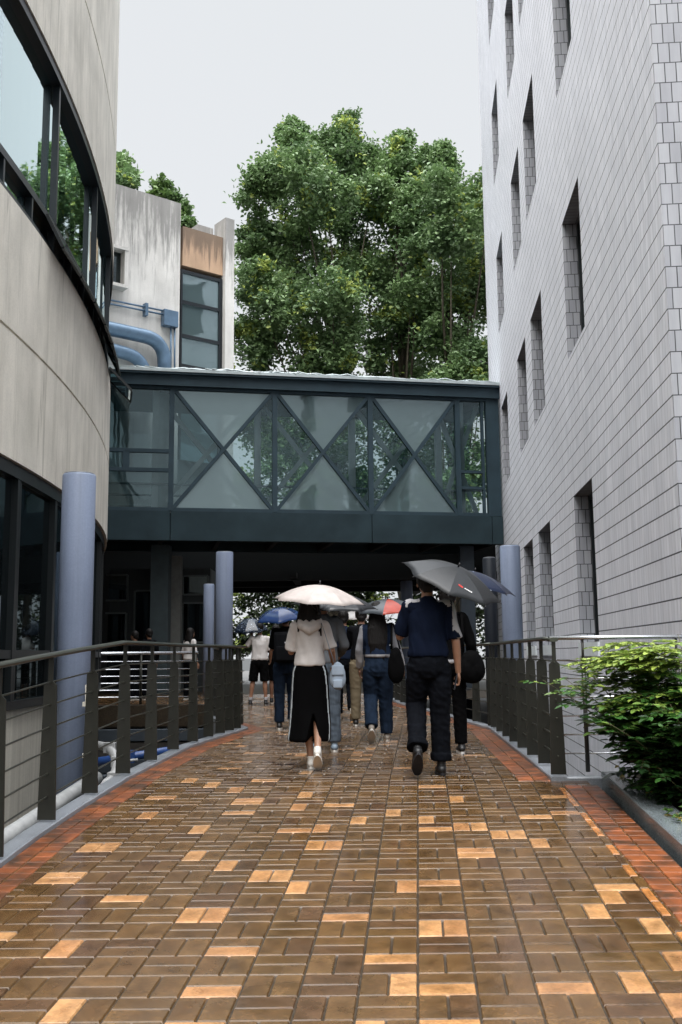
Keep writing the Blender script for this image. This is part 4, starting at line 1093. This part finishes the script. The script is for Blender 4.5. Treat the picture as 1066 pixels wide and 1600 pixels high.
def limb(bm, pts, rs, n=12):
    tube(bm, pts, rs, n); 
    for p, r in zip(pts, rs):
        rr = r if not isinstance(r, tuple) else min(r)
        ell(bm, p, (rr*.98,)*3, n=10)
def hand(bm, w, d, side, curl=.5, palm=Vector((0, 0, 0)), grip=False):
    """hand from wrist w along d; side=+1 right hand. Five separate fingers"""
    d = Vector(d).normalized(); inn = Vector((-side, 0, 0)); inn = (inn-d*inn.dot(d)).normalized(); fr = d.cross(inn).normalized()
    if fr.y < 0: fr = -fr                                   # thumb side, forward
    ell(bm, w+d*.045, (.018, .042, .05), Matrix((inn, fr, d)).transposed())
    for k, (off, L) in enumerate(((.030, .072), (.011, .080), (-.009, .075), (-.028, .060))):
        p = w+d*.082+fr*off; c1 = curl*.6; c2 = curl*1.6+(.9 if grip else 0)
        d1 = (d*math.cos(c1)+inn*math.sin(c1)); d2 = (d*math.cos(c2)+inn*math.sin(c2)); d3 = (d*math.cos(c2*1.35)+inn*math.sin(c2*1.35))
        tube(bm, [p-d*.02, p, p+d1*L*.45, p+d1*L*.45+d2*L*.32, p+d1*L*.45+d2*L*.32+d3*L*.23], [.009, .0095, .0088, .0082, .0065], 8)
    p = w+d*.03+fr*.03; t = (d*.6+fr*.6+inn*.45).normalized()
    tube(bm, [p-t*.02, p+t*.02, p+t*.045, p+t*.045+(d*.8+inn*.4).normalized()*.028], [.012, .0115, .010, .008], 8)

def person(label, X, Y, H, top, bottom, shoes, pose=None, hair='short', rz=0.0, vox=.010, sole='d8d5ce', skirt=None, sleeve='short', torso_w=1.0,
           hem=.555, hood=False, paintfn=None, legw=1.0, bottoms='trousers', socks=None, cuff=False, fold=.013, seed=1, laceface=False, topmats=None, tpl=None):
    """a standing or walking figure facing +Y (away from the camera), built about (X, Y)"""
    s = H/1.72; po = dict(lf=(-.02, .0, 0), rf=(.02, .0, 0), la=None, ra=None); po.update(pose or {})
    zd = dz(Y)
    e = empty('person', (X, Y, zd), label, 'person', rz=rz)
    V = lambda x, y, z: Vector((x, y, z))*s
    hipz, kz, sz = .92, .49, 1.405
    torso_w *= .86; sw = .178*torso_w
    legs = {}
    for sd_, key in ((-1, 'lf'), (1, 'rf')):
        ox, oy, lift = po[key][:3]; pit = po[key][3] if len(po[key]) > 3 else 0.0
        hip = V(.088*sd_, 0, hipz); ank = V(.095*sd_+ox, oy, .085+lift)
        mid = (hip+ank)/2; L = (V(0, 0, hipz)-V(0, 0, .085)).length; dd = (hip-ank).length
        fwd = math.sqrt(max(0, (L/2)**2-(dd/2)**2))*.98+.01
        if fwd > .3*s: fwd = .3*s
        kn = mid+Vector((0, fwd, .01)); legs[sd_] = (hip, kn, ank, pit)
    arms = {}
    for sd_, key in ((-1, 'la'), (1, 'ra')):
        sh = V(sw*sd_, 0, sz)
        if po[key] is None: el, wr = sh+V(.055*sd_, -.02, -.29), sh+V(.075*sd_, .05, -.53)
        else: el, wr = sh+V(*po[key][0]), sh+V(*po[key][1])
        arms[sd_] = (sh, el, wr)
    hc = V(*(po.get('head', (0, .03, 1.605))))
    # ---- body
    bm = new()
    vloft(bm, [(x*s, y*s, z*s, a*s, b*s) for x, y, z, a, b in ((0, 0, .84, .08, .08), (0, 0, .90, .145, .10), (0, 0, .98, .145, .10), (0, .0, 1.08, .118*torso_w, .085), (0, .0, 1.22, .132*torso_w, .095), (0, -.005, 1.33, .142*torso_w, .095), (0, -.005, 1.41, .125*torso_w, .075), (0, .0, 1.45, .06, .055), (0, .01, 1.50, .050, .052), (0, .015, 1.56, .05, .055))])
    ell(bm, hc+V(0, -.005, .035), (.076*s, .094*s, .092*s)); ell(bm, hc+V(0, .035, -.035), (.060*s, .062*s, .075*s))
    ell(bm, hc+V(0, .103, -.015), (.012*s, .016*s, .026*s)); ell(bm, hc+V(0, .092, -.058), (.022*s, .010*s, .009*s))
    for a in (-1, 1):
        ell(bm, hc+V(.078*a, .0, -.012), (.010*s, .018*s, .030*s)); ell(bm, hc+V(.030*a, .088, .018), (.016*s, .010*s, .008*s))
    for sd_ in (-1, 1):
        hip, kn, ank, pit = legs[sd_]
        limb(bm, [hip, hip.lerp(kn, .5), kn, kn.lerp(ank, .3)+Vector((0, -.015, 0)), kn.lerp(ank, .7), ank], [.082*s, .070*s, .052*s, .052*s, .036*s, .034*s])
        sh, el, wr = arms[sd_]
        limb(bm, [sh, sh.lerp(el, .5), el, el.lerp(wr, .35), wr], [.050*s, .044*s, .036*s, .035*s, .024*s])
        tube(bm, [V(0, 0, 1.40), sh], [.05*s, .05*s], 10)
        hand(bm, wr, (wr-el), sd_, .5, grip=po.get('grip', {}).get(sd_, False))
        fd = Vector((0, math.cos(pit), math.sin(-pit))); tube(bm, [ank, ank+fd*.13*s-Vector((0, 0, .03))], [.036*s, .026*s], 8)
    o = obj('body', fuse(bm, vox*.72, 2), m_skin, e, local=True)
    # ---- hair
    bm = new()
    if hair == 'short':
        ell(bm, hc+V(0, -.018, .045), (.088*s, .100*s, .097*s)); ell(bm, hc+V(0, -.045, -.01), (.076*s, .062*s, .070*s))
        for a in (-1, 1): ell(bm, hc+V(.070*a, -.02, .02), (.018*s, .05*s, .045*s))
        tube(bm, [hc+V(0, -.06, -.03), hc+V(0, -.065, -.085)], [.058*s, .035*s], 10)
    elif hair == 'bob':
        ell(bm, hc+V(0, -.02, .04), (.094*s, .104*s, .100*s))
        tube(bm, [hc+V(0, -.03, .04), hc+V(0, -.045, -.06), hc+V(-.01, -.075, -.16), hc+V(-.005, -.085, -.25)], [(.095*s, .085*s), (.115*s, .078*s), (.128*s, .062*s), (.095*s, .030*s)], 16)
        for k in range(9):
            x = -.10+.025*k; tube(bm, [hc+V(x, -.09, -.16), hc+V(x*1.15, -.12, -.26-.02*(k % 3))], [.022*s, .006*s], 6)
    else:
        ell(bm, hc+V(0, -.02, .04), (.092*s, .102*s, .098*s))
        tube(bm, [hc+V(0, -.03, .04), hc+V(0, -.05, -.08), hc+V(0, -.10, -.22), hc+V(.0, -.125, -.40), hc+V(.01, -.125, -.56)], [(.090*s, .085*s), (.105*s, .065*s), (.128*s, .05*s), (.120*s, .042*s), (.06*s, .02*s)], 16)
        for k in range(9):
            x = -.09+.0225*k; tube(bm, [hc+V(x, -.13, -.38), hc+V(x*1.05+.01, -.135, -.58-.02*(k % 4))], [.020*s, .005*s], 6)
    obj('hair', fuse(bm, vox*.8, 2, fold=.006, fsc=60, zst=.08, seed=seed), m_hair, e, local=True)
    # ---- top
    bm = new(); hz = hem*1.72 if hem < .8 else hem
    tw = torso_w; a_ = .150
    vloft(bm, [(0, 0, z*s, a*s*tw, b*s) for z, a, b in ((hz, .186, .128), (hz+.03, .192, .132), (hz+.12, .178, .122), (1.18, .168, .120), (1.28, .172, .122), (1.36, .172, .112), (1.42, .135, .088), (1.465, .075, .066), (1.48, .062, .06))], n=28)
    for sd_ in (-1, 1):
        sh, el, wr = arms[sd_]; tube(bm, [V(.05*sd_, 0, 1.37), sh], [.085*s, .060*s], 12)
        ell(bm, sh, (.055*s,)*3)
        if sleeve == 'short': tube(bm, [sh, sh.lerp(el, .5), sh.lerp(el, .92)], [.056*s, .059*s, .064*s], 14)
        else:
            tube(bm, [sh, sh.lerp(el, .5), el], [.064*s, .058*s, .052*s], 14); ell(bm, el, (.052*s,)*3); tube(bm, [el, el.lerp(wr, .5), el.lerp(wr, .97)], [.052*s, .048*s, .040*s], 14)
    if hood:
        tube(bm, [V(-.10, -.03, 1.47), V(-.075, -.10, 1.41), V(0, -.145, 1.36), V(.075, -.10, 1.41), V(.10, -.03, 1.47)], [.028*s, .038*s, .046*s, .038*s, .028*s], 12)
        tube(bm, [V(-.05, -.10, 1.44), V(0, -.125, 1.41), V(.05, -.10, 1.44)], .03*s, 10)
    me = fuse(bm, vox, 3, fold=fold*s, fsc=8, seed=seed)
    if paintfn: paint(me, lambda x, y, z: paintfn(x/s, y/s, z/s))
    obj('shirt', me, topmats or top, e, local=True)
    # ---- bottom
    bm = new()
    if bottoms == 'skirt':
        kz_ = .27
        rings = [(0, 0, 1.02*s, .150*s, .112*s), (0, 0, .95*s, .172*s, .126*s), (0, 0, .82*s, .182*s, .135*s), (0, 0, .6*s, .192*s, .140*s), (0, 0, .42*s, .205*s, .155*s), (-.01*s, 0, .30*s, .212*s, .160*s), (-.01*s, 0, .275*s, .205*s, .150*s)]
        vloft(bm, rings, n=36)
        me = fuse(bm, vox, 3, fold=.010*s, fsc=6, seed=seed, zst=.12)
        # the back slit: pull the cloth in as an inverted V towards the hem
        for v in me.vertices:
            x, y, z = v.co/s
            if y < 0 and z < .56:
                w = (.56-z)/.29*.075
                if abs(x-.035) < w: v.co.y += .16*s*(1-(abs(x-.035)/w)**2)*min(1, (.56-z)/.12)
                if z < .31 and abs(x-.035) < w*1.0: v.co.z += .07*s*(1-abs(x-.035)/w)
        paint(me, lambda x, y, z: 1 if (x < -.12 and (abs(y+.045) < .010 or abs(y+.012) < .010)) or (x > .12 and (abs(y+.055) < .007)) else 0)
        obj('skirt', me, [bottom, cloth('skirt_stripe', 'b9c2c8')], e, local=True)
    else:
        vloft(bm, [(0, 0, z*s, a*s, b*s) for z, a, b in ((.80, .09, .10), (.86, .165, .122), (.93, .170, .125), (1.0, .158, .115), (1.05, .150, .108))], n=24)
        for sd_ in (-1, 1):
            hip, kn, ank, pit = legs[sd_]; w = legw
            if bottoms == 'shorts': tube(bm, [hip, hip.lerp(kn, .6), hip.lerp(kn, 1.0)], [.100*s, .098*s, .100*s], 16)
            else:
                tube(bm, [hip, hip.lerp(kn, .55), kn, kn.lerp(ank, .5), ank+(kn-ank).normalized()*(.05 if cuff else .02)], [.098*s, .090*s*w, .078*s*w, .072*s*w, .070*s*w], 16)
                ell(bm, kn, (.076*s*w,)*3)
                if cuff:
                    q = ank+(kn-ank).normalized()*.07; tube(bm, [q-(kn-ank).normalized()*.03, q+(kn-ank).normalized()*.03], .080*s*w, 16)
        me = fuse(bm, vox, 3, fold=.009*s, fsc=11, seed=seed+5, zst=1.3)
        obj('shorts' if bottoms == 'shorts' else 'trousers', me, bottom, e, local=True)
    # ---- shoes
    for sd_ in (-1, 1):
        hip, kn, ank, pit = legs[sd_]; c, si = math.cos(pit), math.sin(pit)
        M = Matrix(((1, 0, 0), (0, c, si), (0, -si, c)))           # pitch: heel up, toe down
        Q = lambda x, y, z: ank+M @ (V(x, y, z-.085))
        bm = new(); tube(bm, [Q(0, -.055, .055), Q(0, .0, .058), Q(0, .07, .046), Q(.004*sd_, .14, .036), Q(.004*sd_, .19, .030)], [(.036*s, .032*s), (.042*s, .042*s), (.045*s, .034*s), (.047*s, .026*s), (.032*s, .018*s)], 14)
        tube(bm, [Q(0, -.015, .05), Q(0, -.018, .125)], [.040*s, .037*s], 12); ell(bm, Q(0, -.045, .05), (.036*s,)*3)
        sh_ = obj('shoe', fuse(bm, vox*.7, 3), shoes, e, local=True)
        bm = new(); m = 20; out = []
        for k in range(m):
            t = 2*math.pi*k/m; y = .062+math.cos(t)*.140; x = math.sin(t)*(.044+.008*math.cos(t)); out.append((x, y))
        A = [bm.verts.new(Q(x, y, .002)) for x, y in out]; B = [bm.verts.new(Q(x, y, .026)) for x, y in out]
        bm.faces.new(A); bm.faces.new(B[::-1])
        for k in range(m): bm.faces.new((A[k], A[(k+1) % m], B[(k+1) % m], B[k]))
        bmesh.ops.recalc_face_normals(bm, faces=bm.faces); obj('sole', bm, simple('shoe_sole_'+sole, sole, .7), sh_, local=True)
        if socks:
            bm = new(); tube(bm, [ank+Vector((0, 0, -.01)), ank.lerp(kn, .22)], [.041*s, .042*s], 12); obj('sock', fuse(bm, vox*.7, 1), socks, e, local=True)
    e['_s'] = s
    return e, arms, s
def handpos(e, arms, side, d=.07):
    sh, el, wr = arms[side]; return world_of(e) @ (wr+(wr-el).normalized()*d)
c_white = cloth('white_cotton', 'c6c2c0'); c_black = cloth('black_cloth', '060607'); c_navy = cloth('navy_jersey', '0e1525', var=.2)
c_jean = cloth('blue_denim', '17212f', var=.25, streak=True); c_djean = cloth('dark_denim', '0a0c11', var=.25, streak=True); c_khaki = cloth('khaki_cotton', '6f6553')
c_greyc = cloth('grey_cotton', '55585c'); s_white = simple('white_shoe', 'c9c6c0', .6); s_black = simple('black_shoe', '0e0e10', .5)
c_char = cloth('charcoal_cloth', '0c0d10'); c_strp = cloth('stripe_white', 'a2a1a4')

# man in navy tee under the dark umbrella
def p_navy(x, y, z):
    if z > 1.398 and .07 < abs(x) < .19 and -.06 < y < .03: return 1
    if x > .203 and -.075 < y < .03 and z > 1.13: return 1
    return 0
M1, A1m, s1 = person('man in navy tee with white shoulder stripes and dark jeans holding a phone', .745, 8.66, 1.76, c_navy, c_djean, s_black,
    pose=dict(lf=(-.03, -.20, .13, .75), rf=(-.005, .06, 0), la=((-.07, .10, -.25), (.07, .33, -.17)), ra=((.065, -.02, -.30), (.085, .04, -.555)), grip={-1: True, 1: True}),
    vox=.008, sole='15151a', torso_w=1.08, hem=.985, paintfn=p_navy, topmats=[c_navy, c_strp], cuff=True, seed=2, fold=.017, legw=1.08)
hp = handpos(M1, A1m, 1, .075)
e = empty('phone', hp, 'dark smartphone held in the hand of the man in navy', 'phone')
bm = new(); Mx = Matrix.Rotation(rad(12), 3, 'Y'); box(bm, hp+Vector((-.028, .0, -.005)), (.010, .072, .148), Mx, bev=.003); obj('case', bm, simple('phone_case', '22222a', .3), e)
bm = new(); box(bm, hp+Vector((-.0345, .0, -.005)), (.002, .064, .136), Mx); obj('screen', bm, simple('phone_screen', '0a0b0d', .08), e)
bm = new(); box(bm, hp+Vector((-.0215, -.018, .045)), (.003, .022, .026), Mx, bev=.001); obj('camera_bump', bm, simple('phone_lens', '9a9aa0', .2, .6), e)
hu = handpos(M1, A1m, -1, .06)
ap = at(716, 886, 8.60)
um = umbrella('dark grey translucent umbrella with a small red and white emblem over the man', ap, (.36, -.33, .86), .455, .15, hu, [mat_umb('grey_umbrella', '1b1e22', .1, .5), mat_umb('grey_umbrella_dark', '121417', .1, .5)],
    n=8, spin=.15, colour=lambda i: i % 2, mark=(722, 918))

# woman in white hooded tee and black skirt
M2, A2, s2 = person('woman in white hooded tee and long black skirt with white side lines', -.30, 9.25, 1.58, c_white, cloth('black_skirt', '040405'), s_white,
    pose=dict(lf=(.10, .05, 0), rf=(-.02, -.20, .10, .62), la=((-.05, .08, -.25), (.03, .28, -.14)), ra=((.075, .0, -.24), (.09, .17, -.36)), grip={-1: True}),
    hair='bob', vox=.008, hem=1.015, hood=True, bottoms='skirt', seed=3, fold=.016, torso_w=.93)
umbrella('cream white umbrella over the woman in the white hooded tee', at(500, 914, 9.12), (.07, -.13, .98), .425, .15, handpos(M2, A2, -1, .06), [mat_umb('cream_umbrella', 'b5aba6', .2, .45)], n=8, spin=.2)
# her small bag
def bag(label, c, sz, mat, strap_to=None, name='shoulder_bag', flap=True, rz=0, strapm=None):
    e = empty(name, c, label, 'bag'); Rz = Matrix.Rotation(rz, 3, 'Z'); c = Vector(c)
    bm = new(); w_, d_, h_ = sz
    for (fx, fz, rx_, rz_) in ((0, -.12, .5, .38), (-.12, -.05, .36, .42), (.12, -.05, .36, .42), (0, .15, .38, .36)):
        ell(bm, c+Rz @ Vector((fx*w_, 0, fz*h_)), (w_*rx_, d_*.5, h_*rz_), Rz)
    me = fuse(bm, .010, 3, fold=.007, fsc=9, seed=3); me.transform(Matrix.Translation(-c)); me.transform(Matrix.Translation(c)); me.transform(world_of(e).inverted())
    obj('pouch', me, mat, e, local=True)
    if flap:
        bm = new(); box(bm, c+Rz @ Vector((0, -sz[1]*.46, sz[2]*.20)), (sz[0]*.74, sz[1]*.26, sz[2]*.36), Rz, bev=sz[1]*.1); obj('flap', bm, mat, e, smooth=True)
        bm = new(); box(bm, c+Rz @ Vector((0, -sz[1]*.55, -sz[2]*.28)), (sz[0]*.56, sz[1]*.26, sz[2]*.30), Rz, bev=sz[1]*.1); obj('pocket', bm, mat, e, smooth=True)
    if strap_to:
        for q in strap_to:
            bm = new(); a = c+Vector((q[1], 0, sz[2]*.45)); b = Vector(q[0]); m = a.lerp(b, .5)+Vector((.0, -.015, 0))
            tube(bm, [a, m, b, b+Vector((-.02, .09, -.0)), b+Vector((-.02, .16, -.10))], (.013, .003), 8); obj('strap', bm, strapm or mat, e)
    return e
cb_ = cloth('pale_blue_canvas', '8a96a4')
bag('small pale blue bag hanging at the right hip of the woman in white', at(528, 1056, 9.12), (.15, .10, .25), cb_, strap_to=[(Vector((-.30+.125*s2, 9.13, 1.425*s2)), -.03)], name='small_bag')

# person mostly hidden behind the woman, under the black umbrella
M3, A3, s3 = person('person in pale grey trousers mostly hidden behind the woman in white', -.21, 10.9, 1.70, c_greyc, cloth('pale_jeans', '454d56', streak=True), simple('blue_white_sneaker', '6c7a86', .6),
    pose=dict(lf=(0, .15, 0), rf=(.02, -.05, 0), la=((-.06, .08, -.25), (.05, .28, -.12)), ra=((.08, .02, -.26), (.03, .22, -.36)), grip={-1: True}), sleeve='long', seed=4, hem=.95, legw=1.05)
umbrella('black umbrella half hidden behind the cream umbrella', at(524, 925, 11.0), (.06, -.16, .97), .47, .16, handpos(M3, A3, -1, .06), [mat_umb('black_umbrella', '1b1d21', .1)], n=8, spin=.1)

# long haired girl in cropped denim jacket
def p_crop(x, y, z):
    if z < 1.075: return 1
    if x > .185 or x < -.185: return 2
    return 0
M4, A4, s4 = person('girl with waist length black hair, cropped blue top and blue jeans', .42, 12.0, 1.64, c_jean, cloth('mid_blue_denim', '1d2838', var=.25, streak=True), simple('tan_sneaker', '8d857c', .6),
    pose=dict(lf=(.0, -.22, .10, .7), rf=(.01, .10, 0), ra=((.10, .02, -.26), (.16, .10, -.48)), la=((-.07, .05, -.27), (-.07, .14, -.50))),
    hair='long', sleeve='long', hem=1.04, paintfn=p_crop, topmats=[cloth('crop_blue', '212c40'), c_strp, cloth('sleeve_grey', '8f9096')], legw=1.12, seed=5)
umbrella('grey umbrella with one orange red panel over the long haired girl', at(606, 936, 12.1), (-.02, -.16, .97), .42, .14, Vector((.44, 12.3, 1.18)), [mat_umb('slate_umbrella', '3b4046', .2), mat_umb('red_panel', 'a8351c', .3)],
    n=8, spin=.2, facing=(626, 950))
bag('slouchy black tote bag on the right arm of the long haired girl', at(619, 1040, 11.75), (.20, .10, .42), c_black, strap_to=[(Vector((.42+.17, 11.88, 1.40)), -.05), (Vector((.42+.19, 11.9, 1.39)), .05)], name='tote_bag', flap=False)

# person in black under navy umbrella
M5, A5, s5 = person('person all in black with a white hem and black canvas sneakers', 1.12, 10.55, 1.72, c_black, cloth('black_trousers', '050506'), s_black,
    pose=dict(lf=(-.02, .18, .03, .3), rf=(.01, -.02, 0), la=((-.05, .10, -.25), (.10, .30, -.12)), ra=((.08, -.02, -.28), (.10, .10, -.50)), grip={-1: True}), sleeve='long', hem=.93,
    paintfn=lambda x, y, z: 1 if z < .965 and abs(x) < .2 else 0, topmats=[c_black, c_strp], legw=.92, seed=6, sole='c9c9c9')
umbrella('navy umbrella with small white dots behind the grey umbrella', at(742, 893, 10.7), (.22, -.12, .95), .47, .16, handpos(M5, A5, -1, .06), [mat_umb('navy_umbrella', '131e36', .15, .3, dots=(9, .11, 'b9c4d4'))], n=8, spin=.3)
bag('round black shoulder bag on the right hip of the person in black', at(737, 1042, 10.4), (.30, .16, .34), c_black, strap_to=[(Vector((1.12+.13, 10.42, 1.44)), -.08)], flap=False, rz=.15)

# dark figure with backpack left of the woman, blue umbrella
M6, A6, s6 = person('person in black top and jeans carrying a black backpack', -.80, 14.1, 1.66, c_black, c_jean, s_black,
    pose=dict(lf=(0, .05, 0), rf=(0, .12, .03, .3), la=((-.05, .10, -.25), (.06, .28, -.10)), grip={-1: True}), seed=7, vox=.012)
umbrella('shiny blue umbrella left of the cream umbrella', at(436, 950, 14.1), (-.08, -.24, .95), .36, .15, handpos(M6, A6, -1, .06), [mat_umb('blue_umbrella', '1e3560', .2, .2)], n=6, spin=.2)
e = empty('backpack', (-.80, 13.9, 1.15), 'black backpack with a pale tag on the person in black and jeans', 'backpack')
bm = new(); box(bm, (-.80, 13.90, 1.14), (.30, .16, .42), bev=.05); obj('sack', bm, c_char, e, smooth=True)
bm = new(); box(bm, (-.80, 13.80, 1.05), (.24, .06, .20), bev=.02); obj('pocket', bm, c_char, e, smooth=True)
bm = new(); box(bm, (-.76, 13.812, 1.20), (.07, .01, .02), bev=.002); obj('tag', bm, c_strp, e)

# denim jacket person and khaki trousers person ahead
M7, A7, s7 = person('person in dark navy jacket and jeans walking ahead with white sneakers', .02, 16.0, 1.72, cloth('navy_jacket', '182030'), c_djean, s_white,
    pose=dict(lf=(.0, .1, 0), rf=(.03, -.15, .08, .6), ra=((.09, .0, -.26), (.10, .16, -.42)), la=((-.05, .10, -.25), (.06, .28, -.10))), sleeve='long', seed=8, vox=.012, torso_w=1.05)
M8, A8, s8 = person('person in black top and khaki trousers just behind the long haired girl', .28, 14.6, 1.70, c_char, c_khaki, s_black,
    pose=dict(lf=(-.0, .1, 0), rf=(.03, -.18, .09, .6), la=((-.05, .10, -.25), (.06, .28, -.10)), grip={-1: True}), sleeve='long', seed=9, vox=.012)
umbrella('white umbrella far ahead between the black umbrella and the girl', at(552, 955, 17.5), (0, -.1, 1), .34, .13, Vector((.25, 17.6, 1.2)), [mat_umb('white_umbrella', 'aaa6a4', .3)], n=8)
# white tee couple at the left
M9, A9, s9 = person('stocky person in white tee and black shorts under the checked umbrella', -1.72, 20.8, 1.68, c_white, c_black, s_black,
    pose=dict(lf=(-.10, .0, 0), rf=(.04, .0, 0), la=((-.10, .05, -.16), (-.03, .14, .05)), ra=((.07, .02, -.26), (.05, .16, -.44)), grip={-1: True}), bottoms='shorts', socks=c_strp, seed=10, vox=.012, torso_w=1.12, sole='9a9a9a')
umbrella('dark blue checked umbrella of the person in white tee', at(391, 966, 20.9), (-.05, -.20, .95), .38, .26, handpos(M9, A9, -1, .06), [mat_umb('checked_umbrella', '1c2636', .15, .25, dots=(26, .22, '8c9bb0'))], n=8)
M10, A10, s10 = person('person in dark top and black shorts beside the one in white tee', -1.44, 21.6, 1.66, c_char, c_black, s_black, pose=dict(lf=(0, .05, 0), rf=(.02, -.02, 0)), bottoms='shorts', seed=11, vox=.014)
# three people behind the distant railing
zp = []
for px, lab, tp, hr, rz_ in ((212, 'dark haired person in black at the left end of the distant railing', c_black, 'short', 1.2), (230, 'taller person in dark jacket left of the dark bridge pillar', c_char, 'short', .6),
                        (297, 'dark haired person in white shirt behind the distant railing', c_white, 'bob', -.7)):
    x = ray(px, 990).x*24
    person(lab, x, 24.0 + (.3 if px == 230 else 0), 1.62 if px == 212 else 1.68, tp, c_djean, s_black, hair=hr, rz=rz_, seed=px, vox=.016, sleeve='long' if px != 297 else 'short')

# a ceiling lamp bulb and a yellow flower cluster seen under the bridge
bm = new()
rg = np.random.default_rng(12)
P_ = np.array([at(606+rg.normal()*4, 913+rg.normal()*3, 44) for _ in range(160)])
tag(leaves(P_, .16, np.tile(np.array(lin('d2a73a')), (160, 1)), 1, 'yellow_blossom', seed=12), 'yellow blossom cluster bright under the footbridge right of centre', 'flowers')
for o in bpy.data.objects:
    if '_s' in o: del o['_s']
